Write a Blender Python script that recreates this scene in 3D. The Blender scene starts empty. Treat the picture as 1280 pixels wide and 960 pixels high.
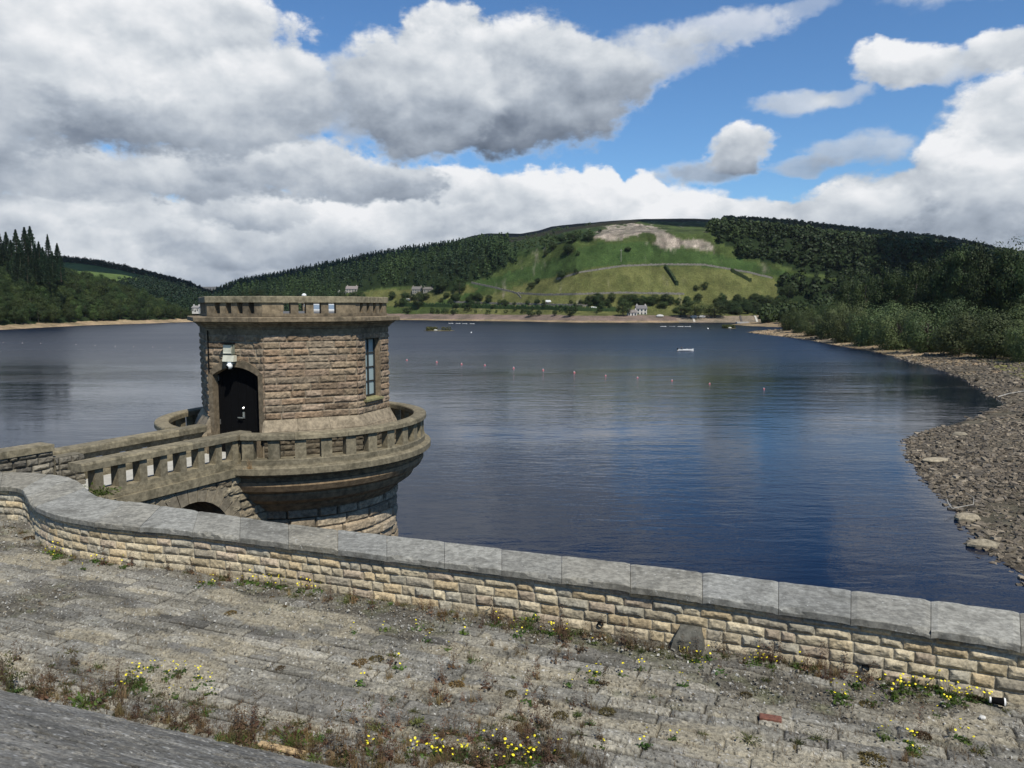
import bpy, math, random
EXPO = 0.0; HAZE = 2.6e-5
import numpy as np
from mathutils import Vector, Matrix
R = math.radians
RNG = np.random.default_rng(7)
random.seed(7)
scene = bpy.context.scene
COL = scene.collection

# ---------------------------------------------------------------- camera maths (photo pixels are 1280 x 960)
FPX = 967.0; PITCH = R(5.73); EYE = 12.5
CP, SP = math.cos(PITCH), math.sin(PITCH)
def pray(px, py):
    r = (px - 640) / FPX; d = (py - 480) / FPX
    return r, CP - d * SP, SP + d * CP
def onz(px, py, z=0.0):
    r, f, dn = pray(px, py); t = (EYE - z) / dn
    return (r * t, f * t, z)
def aty(px, py, Y):
    r, f, dn = pray(px, py); t = Y / f
    return (r * t, Y, EYE - dn * t)
def topx(X, Y, Z):
    X = np.asarray(X, float); Y = np.asarray(Y, float); h = EYE - np.asarray(Z, float)
    c = Y * CP + h * SP
    dn = h * CP - Y * SP
    return 640 + FPX * X / c, 480 + FPX * dn / c

# ---------------------------------------------------------------- numpy noise
def _h(ix, iy, iz, seed):
    n = (ix.astype(np.int64) * 374761393 + iy.astype(np.int64) * 668265263 + iz.astype(np.int64) * 2147483647 + seed * 974711) & 0xffffffff
    n = ((n ^ (n >> 13)) * 1274126177) & 0xffffffff
    n = n ^ (n >> 16)
    return (n & 0xffff).astype(np.float64) / 65535.0
def vnoise(x, y, seed=0):
    x = np.asarray(x, float); y = np.asarray(y, float)
    ix = np.floor(x); iy = np.floor(y); fx = x - ix; fy = y - iy
    fx = fx * fx * (3 - 2 * fx); fy = fy * fy * (3 - 2 * fy)
    z = np.zeros_like(ix)
    a = _h(ix, iy, z, seed); b = _h(ix + 1, iy, z, seed); c = _h(ix, iy + 1, z, seed); d = _h(ix + 1, iy + 1, z, seed)
    return (a * (1 - fx) + b * fx) * (1 - fy) + (c * (1 - fx) + d * fx) * fy
def fbm(x, y, octv=4, seed=0, rough=0.5):
    s = 0; a = 1.0; t = 0
    for k in range(octv):
        s = s + a * vnoise(x * 2 ** k + 17.3 * k, y * 2 ** k - 9.1 * k, seed + k); t += a; a *= rough
    return s / t
def sstep(a, b, x):
    t = np.clip((x - a) / (b - a), 0, 1); return t * t * (3 - 2 * t)
def inpoly(px, py, poly):
    px = np.asarray(px, float); py = np.asarray(py, float); r = np.zeros(px.shape, bool)
    n = len(poly)
    for i in range(n):
        x0, y0 = poly[i]; x1, y1 = poly[(i + 1) % n]
        if y0 == y1: continue
        c = ((y0 > py) != (y1 > py)) & (px < (x1 - x0) * (py - y0) / (y1 - y0) + x0)
        r ^= c
    return r
def lerp(a, b, t): return a + (b - a) * t

# ---------------------------------------------------------------- mesh helpers
def mesh_np(name, V, F, mat=None, parent=None, col=None, smooth=False, link=True):
    """V (n,3); F is a list of int arrays, each (m,k) of k-gons"""
    me = bpy.data.meshes.new(name)
    V = np.asarray(V, np.float64)
    q = parent
    while q is not None: V = V - np.array(q.location); q = q.parent
    V = V.astype(np.float32)
    if not isinstance(F, (list, tuple)): F = [F]
    F = [np.asarray(f, np.int32) for f in F if len(f)]
    me.vertices.add(len(V)); me.vertices.foreach_set('co', V.ravel())
    loops = np.concatenate([f.ravel() for f in F]); tot = np.concatenate([np.full(len(f), f.shape[1], np.int32) for f in F])
    start = np.concatenate([[0], np.cumsum(tot)[:-1]]).astype(np.int32)
    me.loops.add(len(loops)); me.loops.foreach_set('vertex_index', loops)
    me.polygons.add(len(tot)); me.polygons.foreach_set('loop_start', start)
    try: me.polygons.foreach_set('loop_total', tot)
    except Exception: pass
    me.update(calc_edges=True)
    me.polygons.foreach_set('use_smooth', np.full(len(tot), bool(smooth)))
    if col is not None:
        c = np.ones((len(V), 4), np.float32); c[:, :3] = col
        at = me.color_attributes.new('Col', 'FLOAT_COLOR', 'POINT'); at.data.foreach_set('color', c.ravel())
    if mat is not None: me.materials.append(mat)
    me.validate()
    o = bpy.data.objects.new(name, me)
    if link: COL.objects.link(o)
    if parent is not None: o.parent = parent
    return o
def gridf(nu, nv, close=False, off=0):
    """vertices indexed i*nv+j"""
    i = np.arange(nu if close else nu - 1); j = np.arange(nv - 1)
    I, J = np.meshgrid(i, j, indexing='ij'); I2 = (I + 1) % nu
    return np.stack([I * nv + J, I2 * nv + J, I2 * nv + J + 1, I * nv + J + 1], -1).reshape(-1, 4) + off
def empty(name, loc=(0, 0, 0), rz=0):
    o = bpy.data.objects.new(name, None); COL.objects.link(o); o.location = loc; o.rotation_euler = (0, 0, rz)
    o.empty_display_size = .2
    return o
def tag(o, label=None, cat=None, group=None, kind=None):
    if label: o['label'] = label
    if cat: o['category'] = cat
    if group: o['group'] = group
    if kind: o['kind'] = kind
    return o
class MB:
    """collects boxes, prisms, tubes, lathes; builds one mesh"""
    def __init__(s): s.V = []; s.F = {}; s.n = 0
    def add(s, V, F):
        V = np.asarray(V, float); s.V.append(V)
        for f in F:
            s.F.setdefault(len(f), []).append([i + s.n for i in f])
        s.n += len(V); return s
    def hexa(s, P):   # 8 corners: 4 bottom ccw, 4 top ccw
        return s.add(P, [(3, 2, 1, 0), (4, 5, 6, 7), (0, 1, 5, 4), (1, 2, 6, 5), (2, 3, 7, 6), (3, 0, 4, 7)])
    def box(s, x0, x1, y0, y1, z0, z1):
        return s.hexa([(x0, y0, z0), (x1, y0, z0), (x1, y1, z0), (x0, y1, z0), (x0, y0, z1), (x1, y0, z1), (x1, y1, z1), (x0, y1, z1)])
    def bbox(s, x0, x1, y0, y1, z0, z1, b=.01):
        """box with chamfered top and vertical edges"""
        def ring(e, z): return [(x0 + e, y0, z), (x1 - e, y0, z), (x1, y0 + e, z), (x1, y1 - e, z), (x1 - e, y1, z), (x0 + e, y1, z), (x0, y1 - e, z), (x0, y0 + e, z)]
        a = ring(b, z0); c = ring(b, z1 - b)
        d = [(min(max(x, x0 + b), x1 - b), min(max(y, y0 + b), y1 - b), z1) for x, y, z in c]
        return s.rings([a, c, d])
    def rings(s, rs, cap=True, close=True):
        k = len(rs[0]); V = [p for r in rs for p in r]; F = []
        for i in range(len(rs) - 1):
            for j in range(k if close else k - 1):
                j2 = (j + 1) % k
                F.append((i * k + j, i * k + j2, (i + 1) * k + j2, (i + 1) * k + j))
        if cap: F.append(tuple(range(k))[::-1]); F.append(tuple(range((len(rs) - 1) * k, len(rs) * k)))
        return s.add(V, F)
    def lathe(s, prof, c=(0, 0, 0), n=16, cap=True):
        rs = [[(c[0] + r * math.cos(2 * math.pi * j / n), c[1] + r * math.sin(2 * math.pi * j / n), c[2] + z) for j in range(n)] for r, z in prof]
        return s.rings(rs, cap)
    def tube(s, pts, rad, n=6):
        pts = [Vector(p) for p in pts]; rs = []
        if not isinstance(rad, (list, tuple)): rad = [rad] * len(pts)
        for i, p in enumerate(pts):
            d = (pts[min(i + 1, len(pts) - 1)] - pts[max(i - 1, 0)]).normalized()
            a = d.cross(Vector((0, 0, 1)) if abs(d.z) < .9 else Vector((1, 0, 0))).normalized(); b = d.cross(a)
            rs.append([tuple(p + rad[i] * (a * math.cos(2 * math.pi * j / n) + b * math.sin(2 * math.pi * j / n))) for j in range(n)])
        return s.rings(rs)
    def ball(s, c, r, n=10, m=7, sc=(1, 1, 1)):
        rs = [[(c[0] + sc[0] * r * math.sin(t) * math.cos(2 * math.pi * j / n), c[1] + sc[1] * r * math.sin(t) * math.sin(2 * math.pi * j / n), c[2] - sc[2] * r * math.cos(t)) for j in range(n)]
              for t in np.linspace(.12, math.pi - .12, m)]
        return s.rings(rs)
    def build(s, name, mat, parent=None, smooth=False, xf=None, col=None):
        V = np.concatenate(s.V)
        if xf is not None:
            M = np.array(xf); V = V @ M[:3, :3].T + M[:3, 3]
        F = [np.array(f, np.int32) for f in s.F.values()]
        return mesh_np(name, V, F, mat, parent, col, smooth)

# ---------------------------------------------------------------- materials
def newmat(name):
    m = bpy.data.materials.new(name); m.use_nodes = True; nt = m.node_tree; nt.nodes.clear()
    out = nt.nodes.new('ShaderNodeOutputMaterial'); b = nt.nodes.new('ShaderNodeBsdfPrincipled')
    nt.links.new(b.outputs[0], out.inputs[0]); return m, nt, b, out
class NT:
    def __init__(s, nt): s.nt = nt
    def n(s, t, **k):
        nd = s.nt.nodes.new(t)
        for a, v in k.items(): setattr(nd, a, v)
        return nd
    def put(s, sock, v):
        if isinstance(v, bpy.types.NodeSocket): s.nt.links.new(v, sock)
        elif v is not None: sock.default_value = v
    def math(s, op, a, b=None, c=None, clamp=False):
        nd = s.n('ShaderNodeMath', operation=op, use_clamp=clamp)
        s.put(nd.inputs[0], a); s.put(nd.inputs[1], b); s.put(nd.inputs[2], c); return nd.outputs[0]
    def vec(s, op, a, b=None, c=None):
        nd = s.n('ShaderNodeVectorMath', operation=op)
        s.put(nd.inputs[0], a); s.put(nd.inputs[1], b)
        if c is not None: s.put(nd.inputs[2], c)
        return nd.outputs['Value'] if op in ('DOT_PRODUCT', 'LENGTH') else nd.outputs[0]
    def noise(s, v, scale, detail=4, rough=.5, dist=0):
        nd = s.n('ShaderNodeTexNoise'); s.put(nd.inputs['Vector'], v)
        nd.inputs['Scale'].default_value = scale; nd.inputs['Detail'].default_value = detail; nd.inputs['Roughness'].default_value = rough; nd.inputs['Distortion'].default_value = dist
        return nd.outputs[0]
    def ramp(s, v, a, b, c=0.0, d=1.0):
        nd = s.n('ShaderNodeMapRange'); nd.interpolation_type = 'SMOOTHSTEP'; s.put(nd.inputs[0], v)
        nd.inputs[1].default_value = a; nd.inputs[2].default_value = b; nd.inputs[3].default_value = c; nd.inputs[4].default_value = d
        return nd.outputs[0]
    def mix(s, f, a, b, mode='MIX'):
        nd = s.n('ShaderNodeMix', data_type='RGBA', blend_type=mode); s.put(nd.inputs[0], f)
        for i, v in ((6, a), (7, b)):
            if isinstance(v, tuple) and len(v) == 3: v = (*v, 1)
            s.put(nd.inputs[i], v)
        return nd.outputs[2]
    def bump(s, h, strength=.5, dist=.02, normal=None):
        nd = s.n('ShaderNodeBump'); s.put(nd.inputs['Height'], h); nd.inputs['Strength'].default_value = strength; nd.inputs['Distance'].default_value = dist
        if normal is not None: s.put(nd.inputs['Normal'], normal)
        return nd.outputs[0]
def plain(name, c, rough=.6, metal=0, var=.12, scale=6):
    m, nt, b, out = newmat(name); k = NT(nt)
    tc = k.n('ShaderNodeTexCoord').outputs['Object']
    f = k.noise(tc, scale, 5, .6)
    b.inputs['Base Color'].default_value = (*c, 1)
    k.put(b.inputs['Base Color'], k.mix(k.ramp(f, .3, .7), tuple(x * (1 - var) for x in c), tuple(min(1, x * (1 + var)) for x in c)))
    b.inputs['Roughness'].default_value = rough; b.inputs['Metallic'].default_value = metal
    return m
def stone(name, base=(1, 1, 1), attr=True, fine=18, stain=.35, lich=.0, lichc=(.5, .5, .46), bstr=.6, bdist=.012, dirt=(.05, .045, .035), lsc=30):
    """weathered stone: vertex colour (per block) x grain x stains + lichen flecks; world-space noise"""
    m, nt, b, out = newmat(name); k = NT(nt)
    geo = k.n('ShaderNodeNewGeometry').outputs['Position']
    if attr:
        a = k.n('ShaderNodeAttribute'); a.attribute_name = 'Col'; c = a.outputs['Color']
    else:
        oi = k.n('ShaderNodeObjectInfo').outputs['Random']; c = k.mix(oi, tuple(v * .80 for v in base), tuple(v * f for v, f in zip(base, (1.17, 1.15, 1.10))))
    g = k.noise(geo, fine, 8, .7)
    c = k.mix(1.0, c, k.mix(k.ramp(g, .3, .72), (.58, .58, .58), (1.35, 1.35, 1.35)), 'MULTIPLY')
    st = k.noise(geo, 1.7, 7, .68, .6)
    c = k.mix(k.math('MULTIPLY', k.ramp(st, .48, .68), stain), c, dirt)
    if lich > 0:
        l = k.noise(geo, lsc, 5, .75); l2 = k.noise(geo, 2.6, 3, .6)
        lf = k.math('MULTIPLY', k.ramp(l, .60, .66), k.ramp(l2, .38, .6))
        c = k.mix(k.math('MULTIPLY', lf, lich), c, lichc)
    k.put(b.inputs['Base Color'], c); b.inputs['Roughness'].default_value = .92
    b.inputs['Specular IOR Level'].default_value = .25
    h = k.math('ADD', g, k.math('MULTIPLY', k.noise(geo, fine * 3.2, 5, .7), .35))
    k.put(b.inputs['Normal'], k.bump(h, bstr, bdist))
    return m
def foliage(name, c, var=.5, trans=.25):
    m, nt, b, out = newmat(name); k = NT(nt)
    oi = k.n('ShaderNodeObjectInfo').outputs['Random']
    geo = k.n('ShaderNodeNewGeometry'); pos = geo.outputs['Position']
    f = k.noise(pos, .35, 4, .6); f2 = k.noise(pos, 2.2, 3, .6)
    lo = (c[0] * (1 - var * .6), c[1] * (1 - var * .55), c[2] * (1 - var * .4)); hi = (c[0] * (1 + var), c[1] * (1 + var * .8), c[2] * (1 + var * .5))
    cc = k.mix(k.ramp(f, .35, .68), lo, hi)
    cc = k.mix(k.ramp(f2, .4, .75, 0, .5), cc, (c[0] * 1.6, c[1] * 1.35, c[2] * 1.1))
    h = k.n('ShaderNodeHueSaturation'); k.put(h.inputs['Color'], cc)
    k.put(h.inputs['Hue'], k.math('MULTIPLY_ADD', oi, .04, .482)); k.put(h.inputs['Value'], k.math('MULTIPLY_ADD', k.math('FRACT', k.math('MULTIPLY', oi, 7.3)), .6, .68))
    k.put(b.inputs['Base Color'], h.outputs[0]); b.inputs['Roughness'].default_value = .6; b.inputs['Specular IOR Level'].default_value = .2
    if trans:
        t = k.n('ShaderNodeBsdfTranslucent'); k.put(t.inputs[0], h.outputs[0])
        mx = k.n('ShaderNodeMixShader'); mx.inputs[0].default_value = trans
        nt.links.new(b.outputs[0], mx.inputs[1]); nt.links.new(t.outputs[0], mx.inputs[2]); nt.links.new(mx.outputs[0], out.inputs[0])
    return m
# ================================================================ camera, sun, sky
cam = bpy.data.cameras.new('camera'); co = bpy.data.objects.new('camera', cam); COL.objects.link(co)
co.location = (0, 0, EYE); co.rotation_euler = (math.pi / 2 - PITCH, 0, 0)
cam.sensor_width = 36; cam.lens = FPX / 1280 * 36; cam.clip_end = 30000; cam.clip_start = .1
scene.camera = co
scene.view_settings.view_transform = 'Standard'; scene.view_settings.look = 'None'; scene.view_settings.exposure = EXPO; scene.view_settings.gamma = 1
SA, SE = R(27), R(53)
sd = Vector((math.sin(SA) * math.cos(SE), -math.cos(SA) * math.cos(SE), math.sin(SE)))
sl = bpy.data.lights.new('sun', 'SUN'); sl.energy = 5.0; sl.angle = R(.53); sl.color = (1, .95, .85)
so = bpy.data.objects.new('sun', sl); COL.objects.link(so); so.rotation_euler = sd.to_track_quat('Z', 'Y').to_euler(); so.location = (0, 0, 60)

world = bpy.data.worlds.new('World'); scene.world = world; world.use_nodes = True
wn = world.node_tree; wn.nodes.clear(); k = NT(wn)
def dirpx(px, py):
    r, f, dn = pray(px, py); return math.atan2(r, f), math.asin(-dn / math.sqrt(r * r + f * f + dn * dn))
# cloud heaps from back to front: (px, py, rx, ry, brightness of top, brightness of base, cover)
CL = [(640, 335, 1100, 62, .74, .56, 1), (900, 292, 330, 34, .92, .66, 1), (1010, 262, 80, 20, .95, .7, 1), (940, 268, 110, 20, .98, .7, 1), (700, 268, 250, 46, .97, .62, 1), (600, 252, 120, 48, 1.0, .62, 1), (525, 262, 70, 46, 1.0, .6, 1),
      (690, 238, 80, 34, 1.1, .75, 1), (580, 228, 60, 30, 1.08, .75, 1), (752, 226, 32, 28, 1.12, .9, 1), (806, 236, 26, 24, 1.1, .86, 1), (850, 262, 60, 18, 1.0, .75, 1),
      (200, 335, 420, 34, .80, .52, 1), (60, 300, 190, 60, .70, .48, 1), (270, 290, 260, 48, .95, .50, 1), (440, 280, 120, 52, .98, .55, 1), (150, 262, 110, 40, .97, .6, 1), (310, 258, 90, 34, .95, .5, 1),
      (60, 212, 140, 42, .97, .58, 1), (250, 214, 120, 40, .98, .52, 1), (370, 207, 145, 40, .95, .44, 1), (470, 226, 110, 30, .72, .36, 1),
      (20, 60, 190, 116, .98, .60, 1), (170, 82, 235, 104, 1.0, .46, 1), (110, 30, 260, 70, .96, .75, 1), (335, 122, 100, 66, .95, .50, 1), (200, 8, 130, 40, 1.0, .85, 1),
      (560, 44, 74, 40, .90, .7, 1), (640, 112, 180, 88, .90, .16, 1), (435, 128, 62, 62, .86, .50, .95), (525, 118, 120, 82, .90, .34, 1), (720, 98, 120, 52, .82, .40, 1), (820, 66, 95, 36, .84, .55, .85), (905, 34, 105, 22, .86, .66, .7), (1000, 14, 50, 12, .85, .7, .4),
      (1000, 126, 58, 20, .80, .60, .75), (1050, 122, 40, 14, .74, .6, .6), (870, 216, 75, 22, .50, .38, .85), (925, 186, 50, 32, 1.0, .40, 1), (1070, 190, 72, 22, .80, .56, .7), (1010, 208, 55, 13, .66, .5, .7),
      (1200, 86, 50, 18, .90, .62, .8), (1130, 78, 66, 30, 1.0, .58, 1), (1265, 62, 62, 30, .92, .66, 1), (1275, 172, 100, 76, .95, .58, 1), (1190, 205, 56, 38, .94, .6, 1), (1150, 252, 140, 42, .84, .48, 1), (1270, 262, 120, 46, .74, .44, 1), (1060, 262, 110, 34, .9, .6, 1),
      (350, -110, 300, 70, .8, .5, 1), (1250, -60, 160, 50, .9, .6, .8), (-200, 120, 200, 160, .8, .5, 1), (-300, 320, 400, 80, .8, .5, 1), (1500, 220, 200, 120, .9, .5, 1)]
tc = k.n('ShaderNodeTexCoord').outputs['Generated']
sp = k.n('ShaderNodeSeparateXYZ'); k.put(sp.inputs[0], tc)
az = k.math('ARCTAN2', sp.outputs[0], sp.outputs[1]); el = k.math('ARCSINE', sp.outputs[2])
cb = k.n('ShaderNodeCombineXYZ'); k.put(cb.inputs[0], az); k.put(cb.inputs[1], el); p = cb.outputs[0]
wp1 = k.n('ShaderNodeTexNoise'); k.put(wp1.inputs['Vector'], k.vec('MULTIPLY', p, (1, 1.5, 1))); wp1.inputs['Scale'].default_value = 12; wp1.inputs['Detail'].default_value = 5; wp1.inputs['Roughness'].default_value = .55
pw = k.vec('ADD', p, k.vec('MULTIPLY', k.vec('SUBTRACT', wp1.outputs['Color'], (.5, .5, .5)), (.075, .045, 0)))
NSC = (1, 1.45, 1)
def nz(off, sc, det, rg_): return k.noise(k.vec('MULTIPLY', k.vec('ADD', p, off), NSC), sc, det, rg_, .1)
nA = nz((0, 0, 0), 13, 9, .58); nB = nz((.006, .016, 0), 13, 5, .52); nC = nz((0, 0, 0), 5, 3, .5); nD = nz((.012, .045, 0), 5, 3, .5)
relief_ = k.math('ADD', k.math('MULTIPLY', k.math('SUBTRACT', nA, nB), .74), k.math('MULTIPLY', k.math('SUBTRACT', nC, nD), .75))
nF = k.noise(k.vec('MULTIPLY', p, NSC), 46, 6, .6)
edge_ = k.math('ADD', k.math('MULTIPLY_ADD', nA, 1.9, -.95), k.math('MULTIPLY_ADD', nC, .7, -.35))
# scattered fair-weather clouds over the rest of the sky, outside the view
pc_ = k.vec('DIVIDE', tc, k.n('ShaderNodeCombineXYZ').outputs[0]) if False else None
zc = k.math('MAXIMUM', sp.outputs[2], .06); c2 = k.n('ShaderNodeCombineXYZ'); k.put(c2.inputs[0], k.math('DIVIDE', sp.outputs[0], zc)); k.put(c2.inputs[1], k.math('DIVIDE', sp.outputs[1], zc))
nO = k.noise(c2.outputs[0], .55, 5, .55, .2); outm = k.math('MAXIMUM', k.ramp(el, .42, .55), k.ramp(k.math('ABSOLUTE', az), .72, .95))
A = k.math('MULTIPLY', k.ramp(nO, .59, .70), outm); lit = k.math('MULTIPLY_ADD', nO, -1.6, 1.62)
for (x, y, rx, ry, tb, bb, cov) in CL:
    a, e = dirpx(x, y); ra, re = .97 * rx / FPX, .97 * ry / FPX
    v = k.vec('MULTIPLY_ADD', pw, (1 / ra, 1 / re, 0), (-a / ra, -e / re, 0)); sv = k.n('ShaderNodeSeparateXYZ'); k.put(sv.inputs[0], v)
    r2 = k.vec('DOT_PRODUCT', v, v); t = k.math('ADD', k.math('MULTIPLY_ADD', r2, -1.0, .95), k.math('MULTIPLY', edge_, .62 if min(rx, ry) > 40 else .55))
    t = k.math('MULTIPLY_ADD', k.math('SUBTRACT', nF, .5), .55 if min(rx, ry) > 40 else 1.0, t)
    al_ = k.ramp(t, .0, (.40 if min(rx, ry) > 40 else .46) if cov == 1 else .8, 0, cov)
    li = k.math('ADD', k.math('MULTIPLY_ADD', sv.outputs[1], (tb - bb) * .68, tb * .55 + bb * .45 - .02), relief_)
    lit = k.math('MULTIPLY_ADD', al_, k.math('SUBTRACT', li, lit), lit)
    A = k.math('MULTIPLY_ADD', al_, k.math('SUBTRACT', 1.0, A), A)
al = A
cr = k.n('ShaderNodeValToRGB'); k.put(cr.inputs[0], lit); e = cr.color_ramp.elements
e[0].position = .08; e[0].color = (.12, .15, .20, 1); e[1].position = 1; e[1].color = (.90, .91, .93, 1)
for pos, c in ((.3, (.215, .255, .32)), (.55, (.41, .46, .53)), (.78, (.66, .70, .745))):
    x = e.new(pos); x.color = (*c, 1)
ccol = cr.outputs[0]
sky = k.n('ShaderNodeTexSky'); sky.sky_type = 'NISHITA'; sky.sun_disc = False; sky.sun_elevation = SE; sky.sun_rotation = R(180) - SA
sky.altitude = 200; sky.air_density = 1.0; sky.dust_density = .1; sky.ozone_density = 3.0
hs = k.n('ShaderNodeHueSaturation'); k.put(hs.inputs['Color'], sky.outputs[0]); hs.inputs['Saturation'].default_value = 1.06
b1 = k.n('ShaderNodeBackground'); k.put(b1.inputs[0], k.mix(1.0, hs.outputs[0], (.67, .88, 1.05), 'MULTIPLY')); b1.inputs[1].default_value = .118
b2 = k.n('ShaderNodeBackground'); k.put(b2.inputs[0], ccol); b2.inputs[1].default_value = 1.0
mx = k.n('ShaderNodeMixShader'); k.put(mx.inputs[0], al); wn.links.new(b1.outputs[0], mx.inputs[1]); wn.links.new(b2.outputs[0], mx.inputs[2])
wo = k.n('ShaderNodeOutputWorld'); wn.links.new(mx.outputs[0], wo.inputs[0])
world.cycles.sampling_method = 'MANUAL'; world.cycles.sample_map_resolution = 512
scene.cycles.max_bounces = 5; scene.cycles.transparent_max_bounces = 4; scene.cycles.diffuse_bounces = 3; scene.cycles.caustics_reflective = False; scene.cycles.caustics_refractive = False
scene.cycles.sample_clamp_indirect = 3.0

# ================================================================ water
m, nt, b, out = newmat('lake_water'); k = NT(nt)
pos = k.n('ShaderNodeNewGeometry').outputs['Position']
b.inputs['Base Color'].default_value = (.0012, .0045, .017, 1); b.inputs['IOR'].default_value = 1.333; b.inputs['Specular IOR Level'].default_value = .29; b.inputs['Specular Tint'].default_value = (.46, .67, 1, 1); 
sh = k.vec('MULTIPLY', pos, (.42, 1.0, 1))
n1 = k.noise(sh, 1.5, 4, .55, .4); n2 = k.noise(sh, .38, 3, .5, .3); n3 = k.noise(pos, 6.0, 3, .5)
spw = k.n('ShaderNodeSeparateXYZ'); k.put(spw.inputs[0], pos)
wind = k.ramp(spw.outputs[1], 75, 260, .5, 2.6)
k.put(b.inputs['Roughness'], k.ramp(spw.outputs[1], 80, 260, .025, .30))
gust = k.ramp(k.noise(k.vec('MULTIPLY', pos, (.5, 1.3, 1)), .022, 4, .6), .35, .62, .35, 1.25)
h = k.math('ADD', k.math('MULTIPLY', n1, .55), k.math('MULTIPLY', n2, 1.1)); h = k.math('ADD', h, k.math('MULTIPLY', n3, .10))
h = k.math('MULTIPLY', k.math('MULTIPLY', h, gust), wind)
k.put(b.inputs['Normal'], k.bump(h, 1.0, .085))
WATER = m
ws = mesh_np('water', [(-3500, 5, 0), (2500, 5, 0), (2500, 3500, 0), (-3500, 3500, 0)], np.array([[0, 1, 2, 3]]), WATER); tag(ws, kind='structure')
# ================================================================ land
def land_mat():
    m, nt, b, out = newmat('land_cover'); k = NT(nt)
    a = k.n('ShaderNodeAttribute'); a.attribute_name = 'Col'
    pos = k.n('ShaderNodeNewGeometry').outputs['Position']
    f = k.noise(pos, .08, 6, .65); g = k.noise(pos, .9, 5, .7)
    c = k.mix(1.0, a.outputs['Color'], k.mix(k.ramp(f, .3, .7), (.72, .76, .7), (1.28, 1.22, 1.2)), 'MULTIPLY')
    c = k.mix(1.0, c, k.mix(k.ramp(g, .3, .7), (.7, .7, .7), (1.3, 1.3, 1.3)), 'MULTIPLY')
    k.put(b.inputs['Base Color'], c); b.inputs['Roughness'].default_value = .95; b.inputs['Specular IOR Level'].default_value = .1
    k.put(b.inputs['Normal'], k.bump(k.math('ADD', k.math('MULTIPLY', f, 4.0), g), .8, .5))
    return m
LAND = land_mat()
def interp_px(nodes, px): return np.interp(px, [n[0] for n in nodes], [n[1] for n in nodes])
def polar_land(name, pxs, rows, nsub, colf, rough=0.0, label=None):
    """rows: list of (depth function(px), screen height function(px)); lofts a real heightfield in polar layout"""
    K = len(rows); P = np.zeros((len(pxs), K, 3))
    for i, px in enumerate(pxs):
        for j, (fy, fp) in enumerate(rows):
            P[i, j] = aty(px, fp(px), fy(px))
    # smooth interpolation along rows
    t = np.linspace(0, K - 1, (K - 1) * nsub + 1); j0 = np.minimum(t.astype(int), K - 2); f = (t - j0)
    Q = P[:, j0] * (1 - f)[None, :, None] + P[:, j0 + 1] * f[None, :, None]
    # smooth the kinks of the height a little
    Z = Q[:, :, 2].copy()
    for _ in range(nsub // 2):
        Z[:, 1:-1] = .25 * Z[:, :-2] + .5 * Z[:, 1:-1] + .25 * Z[:, 2:]
    Q[:, :, 2] = Z
    if rough: Q[:, :, 2] += rough * (fbm(Q[:, :, 0] / 60, Q[:, :, 1] / 60, 4, 5) - .5) * sstep(3, 12, Z)
    Q[:, :, 2] = np.maximum(Q[:, :, 2], -12)
    V = Q.reshape(-1, 3); sx, sy = topx(V[:, 0], V[:, 1], V[:, 2])
    C = colf(V, sx, sy)
    o = mesh_np(name, V, gridf(len(pxs), len(t)), LAND, None, C, True); tag(o, kind='structure')
    return o, Q
FIELD = np.array([.094, .100, .036]); PAST = np.array([.050, .070, .022]); BRACK = np.array([.026, .045, .014]); SCREE = np.array([.235, .205, .17])
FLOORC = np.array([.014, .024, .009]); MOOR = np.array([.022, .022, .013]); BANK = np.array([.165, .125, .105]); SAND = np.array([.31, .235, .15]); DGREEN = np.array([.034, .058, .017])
shore = [(150, 401.5), (240, 402), (300, 400), (440, 399.5), (500, 399.8), (640, 401.6), (720, 403), (860, 403.2), (1000, 403), (1400, 403)]
ridge = [(150, 385), (255, 373), (275, 366), (300, 356), (340, 350), (400, 339), (450, 329), (500, 320), (560, 313), (600, 306), (640, 300), (680, 292), (720, 284), (760, 277), (800, 274.5), (880, 274.5), (920, 277), (980, 281), (1040, 288), (1100, 295), (1160, 301), (1200, 306), (1260, 318), (1400, 345)]
def ysh(px): return onz(px, interp_px(shore, px), 0)[1]
def fr(f):
    return lambda px: float(interp_px(shore, px) * (1 - f) + interp_px(ridge, px) * f)
def row(dy, f=None, py=None): return ((lambda px: ysh(px) + dy), fr(f) if f is not None else py)
rows = [((lambda px: ysh(px) - 25), (lambda px: interp_px(shore, px) + 1.6)), row(0, 0), row(22, py=lambda px: 394.3 - .4 * (px < 480)), row(45, py=lambda px: 391.0),
        row(110, py=lambda px: min(380, interp_px(ridge, px) + 16)), row(230, py=lambda px: min(fr(.26)(px) + 2, interp_px(ridge, px) + 12)), row(350, .46), row(480, .62), row(600, .77), row(720, .92), row(800, 1.0),
        ((lambda px: ysh(px) + 1000), (lambda px: interp_px(ridge, px) + 3)), ((lambda px: ysh(px) + 1500), (lambda px: interp_px(ridge, px) + 30))]
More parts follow.
